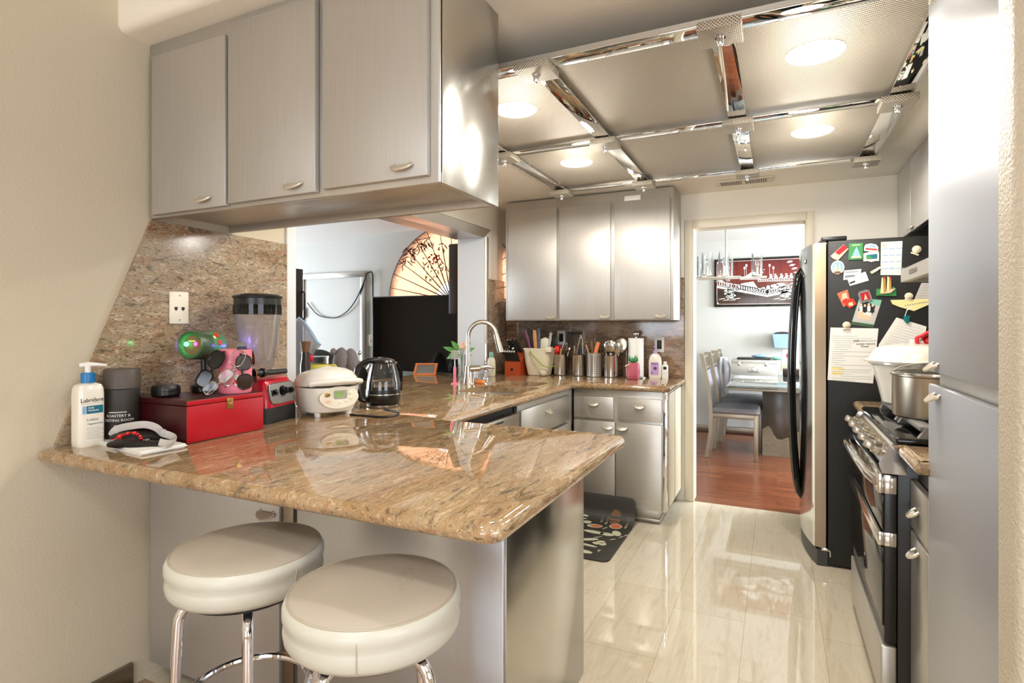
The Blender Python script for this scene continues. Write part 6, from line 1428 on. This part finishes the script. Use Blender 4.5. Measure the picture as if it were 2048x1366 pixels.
# ------------------------------------------------------------------ living room seen through the opening
WY = 4.315
FC = Vector((-2.60,WY,1.52)); FR = .685
b = B(); b.prism(ell(FR-.05,FR-.05,40,FC.x,FC.z,0,180),0,.004,RFY,(0,WY,0)); ST('window_5', b, 'fan_light', smooth=0)
t = T('wall_fan', 'huge peach paper folding fan painted with bamboo, spread over the arched window', 'fan', (FC.x,WY-.03,FC.z))
b = B(); n = 48; a0 = [PI*i/n for i in range(n+1)]; ri = .17
fr_ = [[(FC.x+r*math.cos(a), WY-.03-(.006 if i % 2 else 0), FC.z+r*math.sin(a)) for i,a in enumerate(a0)] for r in (ri,.35,.52,FR)]
b.loops(fr_, close_u=False); O('paper', b, 'fan_paper', t, smooth=0)
for i in range(0,n+1,3):
    a = a0[i]; b = B(); b.tube([(FC.x+.03*math.cos(a),WY-.042,FC.z+.03*math.sin(a)),(FC.x+(FR-.002)*math.cos(a),WY-.042,FC.z+(FR-.002)*math.sin(a))],[.006,.003],6); O('rib', b, 'brown_dark', t)
b = B(); b.tube([(FC.x+FR*math.cos(a),WY-.034,FC.z+FR*math.sin(a)) for a in a0],.006,6); O('border', b, 'grey_mid', t)
random.seed(11)
def blade(x,z,a,l):
    A_ = math.radians(a); b.prism([(x,z),(x+l*.5*math.cos(A_)-.006*math.sin(A_),z+l*.5*math.sin(A_)+.006*math.cos(A_)),(x+l*math.cos(A_),z+l*math.sin(A_)),(x+l*.5*math.cos(A_)+.006*math.sin(A_),z+l*.5*math.sin(A_)-.006*math.cos(A_))],0,.0015,RFY,(0,WY-.0375,0))
for ang,rad,nn_,l in ((142,.62,14,.10),(132,.63,18,.11),(122,.62,16,.10),(113,.60,10,.09),(125,.45,10,.06),(112,.42,12,.06),(100,.50,8,.06),(135,.35,8,.05),(105,.33,8,.05),(118,.30,8,.05)):
    A_ = math.radians(ang); b = B()
    for k in range(nn_): blade(FC.x+rad*math.cos(A_)+random.uniform(-.05,.05),FC.z+rad*math.sin(A_)+random.uniform(-.05,.04),random.uniform(180,340),l*random.uniform(.6,1))
    O('bamboo_painting', b, 'fig_brown', t, smooth=0)
b = B()
for k in range(16):
    A_ = math.radians(random.uniform(105,122)); r_ = random.uniform(.38,.48); b.prism(ell(.011,.008,8,FC.x+r_*math.cos(A_),FC.z+r_*math.sin(A_)),0,.0016,RFY,(0,WY-.0378,0))
O('blossom_painting', b, 'red_silicone', t, smooth=0)
t = T('television', 'large black flat television standing below the paper fan', 'television', (-2.8,4.16,.80))
b = B(); b.box(-3.375,-2.362,4.15,4.19,.89,1.565,.006); O('housing', b, 'black_satin', t)
b = B(); b.box(-3.365,-2.37,4.147,4.151,.905,1.555,.001); O('screen', b, 'tv_screen', t, smooth=0)
for x in (-3.1,-2.45):
    b = B(); b.box(x-.02,x+.02,4.12,4.22,.802,.89,.004); O('stand_foot', b, 'black_satin', t)
t = T('media_console', 'pale media console under the television', 'console', (-2.85,4.1,0)); b = B(); b.box(-3.5,-2.36,3.98,4.31,0,.80,.008); O('body', b, 'grey_mid', t)
t = T('tower_speaker', 'slim dark speaker column standing beside the opening jamb', 'speaker', (-2.42,4.05,0))
b = B(); b.box(-2.50,-2.36,4.06,4.142,1.39,1.985,.01,3); O('cabinet', b, 'brown_dark', t)
b = B(); b.box(-2.44,-2.42,4.09,4.12,.8,1.39); b.box(-2.47,-2.385,4.07,4.14,.8,.81); O('stand', b, 'black_satin', t)
t = T('door_frame', 'leaning grey metal frame around a pale panel against living room wall', 'frame', (-4.0,4.29,0))
b = B(); b.box(-4.42,-3.579,4.285,4.312,1.77,1.822,.004); b.box(-4.42,-4.36,4.285,4.312,0.02,1.77,.004); b.box(-3.634,-3.579,4.285,4.312,0.02,1.77,.004); O('frame', b, 'steel_plain', t)
b = B(); b.box(-4.36,-3.634,4.300,4.312,.02,1.77); O('panel', b, 'wall_white', t)
b = B(); b.box(-4.375,-4.34,4.275,4.287,1.38,1.48,.003); O('hinge', b, 'steel_dark', t)
P_ = smooth_path([(-4.301,4.200,1.530),(-4.241,4.200,1.469),(-4.155,4.200,1.404),(-4.025,4.200,1.378),(-3.911,4.200,1.382),(-3.786,4.200,1.439),(-3.681,4.200,1.543),(-3.597,4.200,1.683),(-3.549,4.200,1.786),(-3.513,4.200,1.808),(-3.478,4.200,1.792),(-3.472,4.200,1.632),(-3.472,4.200,1.351),(-3.472,4.200,0.976)],4)
P_ = [(p[0],4.279,p[2]) for p in P_]
b = B(); b.tube(P_,.006,6); O('cable', b, 'black_satin', loc=P_[0], label='thin black cable drooping across the leaning metal frame', cat='cable')
t = T('tall_cabinet', 'tall dark cabinet edge with a handle just inside the opening', 'cabinet', (-3.9,3.6,0))
b = B(); b.box(-4.3,-3.815,3.45,3.745,0,1.80,.006); O('body', b, 'brown_dark', t)
b = B(); b.tube([(-3.816,3.735,1.60),(-3.79,3.735,1.59),(-3.79,3.735,1.36),(-3.816,3.735,1.35)],.010,8); O('handle', b, 'black_gloss', t)
def lounge_chair(loc, rz, lab):
    t = T('bar_chair', lab, 'chair', loc, rz, 'black chairs behind the ledge')
    b = B(); b.loops([[(x, .03*s_+y, z) for x,z in ell(.20*k,.19*k,28,0,.845)] for k,s_,y in ((.92,0,0),(1,.3,0),(1,1,.0),(.92,1.4,0))]); O('backrest', b, 'black_satin', t, world=False)
    b = B(); b.tube([(.203*math.cos(2*PI*i/40),.02,.845+.193*math.sin(2*PI*i/40)) for i in range(40)],.008,8,closed=True); O('trim', b, 'polished_steel', t, world=False)
    b = B(); b.box(-.165,.165,-.38,0,.52,.59,.03,3); O('seat', b, 'black_satin', t, world=False)
    for s in (-1,1): b = B(); b.box(s*.1-.015,s*.1+.015,.01,.035,.54,.72,.004); O('back_post', b, 'polished_steel', t, world=False)
    b = B(); b.cyl((0,-.2,.02),(0,-.2,.52),.03,n=16); b.lathe([(.2,0),(.2,.012),(.04,.03),(0,.03)],(0,-.2,0),28); O('pedestal', b, 'polished_steel', t, world=False)
    return t
k0 = lounge_chair((-2.93,3.33,0), 78, 'black round-backed bar chair seen left of the kettle handle')
dup(k0, (-2.90,3.72,0), 78, 'black round-backed bar chair seen right of the kettle')
t = T('wall_switch', 'small cream light switch plate on living room wall beside the television', 'switch', (-3.53,4.31,1.16)); b = B(); b.box(-3.565,-3.495,4.308,4.3145,1.10,1.215,.003); O('plate', b, 'ivory', t)
b = B(); b.box(-3.536,-3.524,4.303,4.309,1.145,1.17,.002); O('toggle', b, 'white_plastic', t)
b = B(); b.tube(smooth_path([(-3.029,3.000,1.124),(-2.945,3.000,1.115),(-2.852,3.000,1.100),(-2.771,3.000,1.053),(-2.744,3.000,1.009)],4),[.02]+[.045]*14+[.03,.02],10) if False else b.sph((-2.875,3.000,1.050),(.13,.08,.075),18,12,rot('Y',18))
O('bag', b, 'black_matte', loc=(-2.875,3.000,1.005), label='black soft bag behind the yellow mug beyond the ledge', cat='bag')

# ------------------------------------------------------------------ light and camera
def area(nm, loc, size, sizey, power, col, rotv, shape='RECTANGLE', spread=180):
    l = bpy.data.lights.new(nm, 'AREA'); l.shape = shape; l.size = size; l.size_y = sizey; l.energy = power; l.color = col; l.spread = math.radians(spread)
    o = bpy.data.objects.new(nm, l); COL.objects.link(o); o.location = loc; o.rotation_euler = rotv
    return o
DAY = (.80,.91,1.); WARM = (1.,.95,.87)
def spot(nm, loc, power, col, ang, blend, rad):
    l = bpy.data.lights.new(nm, 'SPOT'); l.energy = power; l.color = col; l.spot_size = math.radians(ang); l.spot_blend = blend; l.shadow_soft_size = rad
    o = bpy.data.objects.new(nm, l); COL.objects.link(o); o.location = loc
for x,y,_ in LP:
    spot('downlight', (x,y,GZ+.005), 17, WARM, 174, .1, .05)
    l = bpy.data.lights.new('downlight_fill', 'POINT'); l.energy = 3.6; l.color = WARM; l.shadow_soft_size = .07  # unseen fill floating below each lens, added to light wall tops and grid
    o = bpy.data.objects.new('downlight_fill', l); COL.objects.link(o); o.location = (x,y,GZ-.2)
spot('stool_fill', (-.9,.5,2.70), 26, (1.,.97,.93), 60, .9, .12)  # unseen spot added to brighten the stool tops
area('back_window', (.3,-4.40,1.4), 2.6, 1.8, 34, DAY, (math.radians(90),0,0))
area('east_window', (3.38,-1.1,1.55), 3.0, 1.3, 22, DAY, (math.radians(90),0,math.radians(90)))
area('dining_window', (3.0,6.1,1.45), 1.8, 1.3, 165, DAY, (math.radians(90),0,math.radians(90)))
area('living_window', (-6.4,2.5,1.15), 2.2, 1.2, 95, DAY, (math.radians(90),0,math.radians(-90)))
for i,(x,y) in enumerate(((-.5,-.9),(1.5,-.7),(.4,-2.6))): area('room_fill', (x,y,2.77), .3, .3, 11, (1.,.97,.93), (0,0,0), 'DISK', 140)  # unseen overhead fills added behind the camera for floor bounce and stool tops
l = bpy.data.lights.new('laser_spill', 'POINT'); l.energy = .12; l.color = (.25,.15,1); l.shadow_soft_size = .01
o = bpy.data.objects.new('laser_spill', l); COL.objects.link(o); o.location = (-1.90,1.545,1.215)
w = bpy.data.worlds.new('World'); S.world = w; w.use_nodes = True
w.node_tree.nodes['Background'].inputs[0].default_value = (.8,.88,1,1); w.node_tree.nodes['Background'].inputs[1].default_value = .6
cam = bpy.data.cameras.new('Camera'); cam.sensor_width = 36; cam.lens = 1126/2048*36; cam.shift_y = -31/2048; cam.clip_start = .02
co = bpy.data.objects.new('Camera', cam); COL.objects.link(co); co.location = (0,0,1.295); co.rotation_euler = (PI/2,0,.4395); S.camera = co
S.view_settings.view_transform = 'Standard'; S.view_settings.look = 'None'; S.view_settings.gamma = 1; S.view_settings.exposure = 0.82; S.cycles.diffuse_bounces = 6; S.cycles.glossy_bounces = 6
S.cycles.max_bounces = 9; S.cycles.transparent_max_bounces = 16; S.cycles.use_denoising = True; S.cycles.sample_clamp_indirect = 6; S.cycles.caustics_reflective = False; S.cycles.caustics_refractive = False
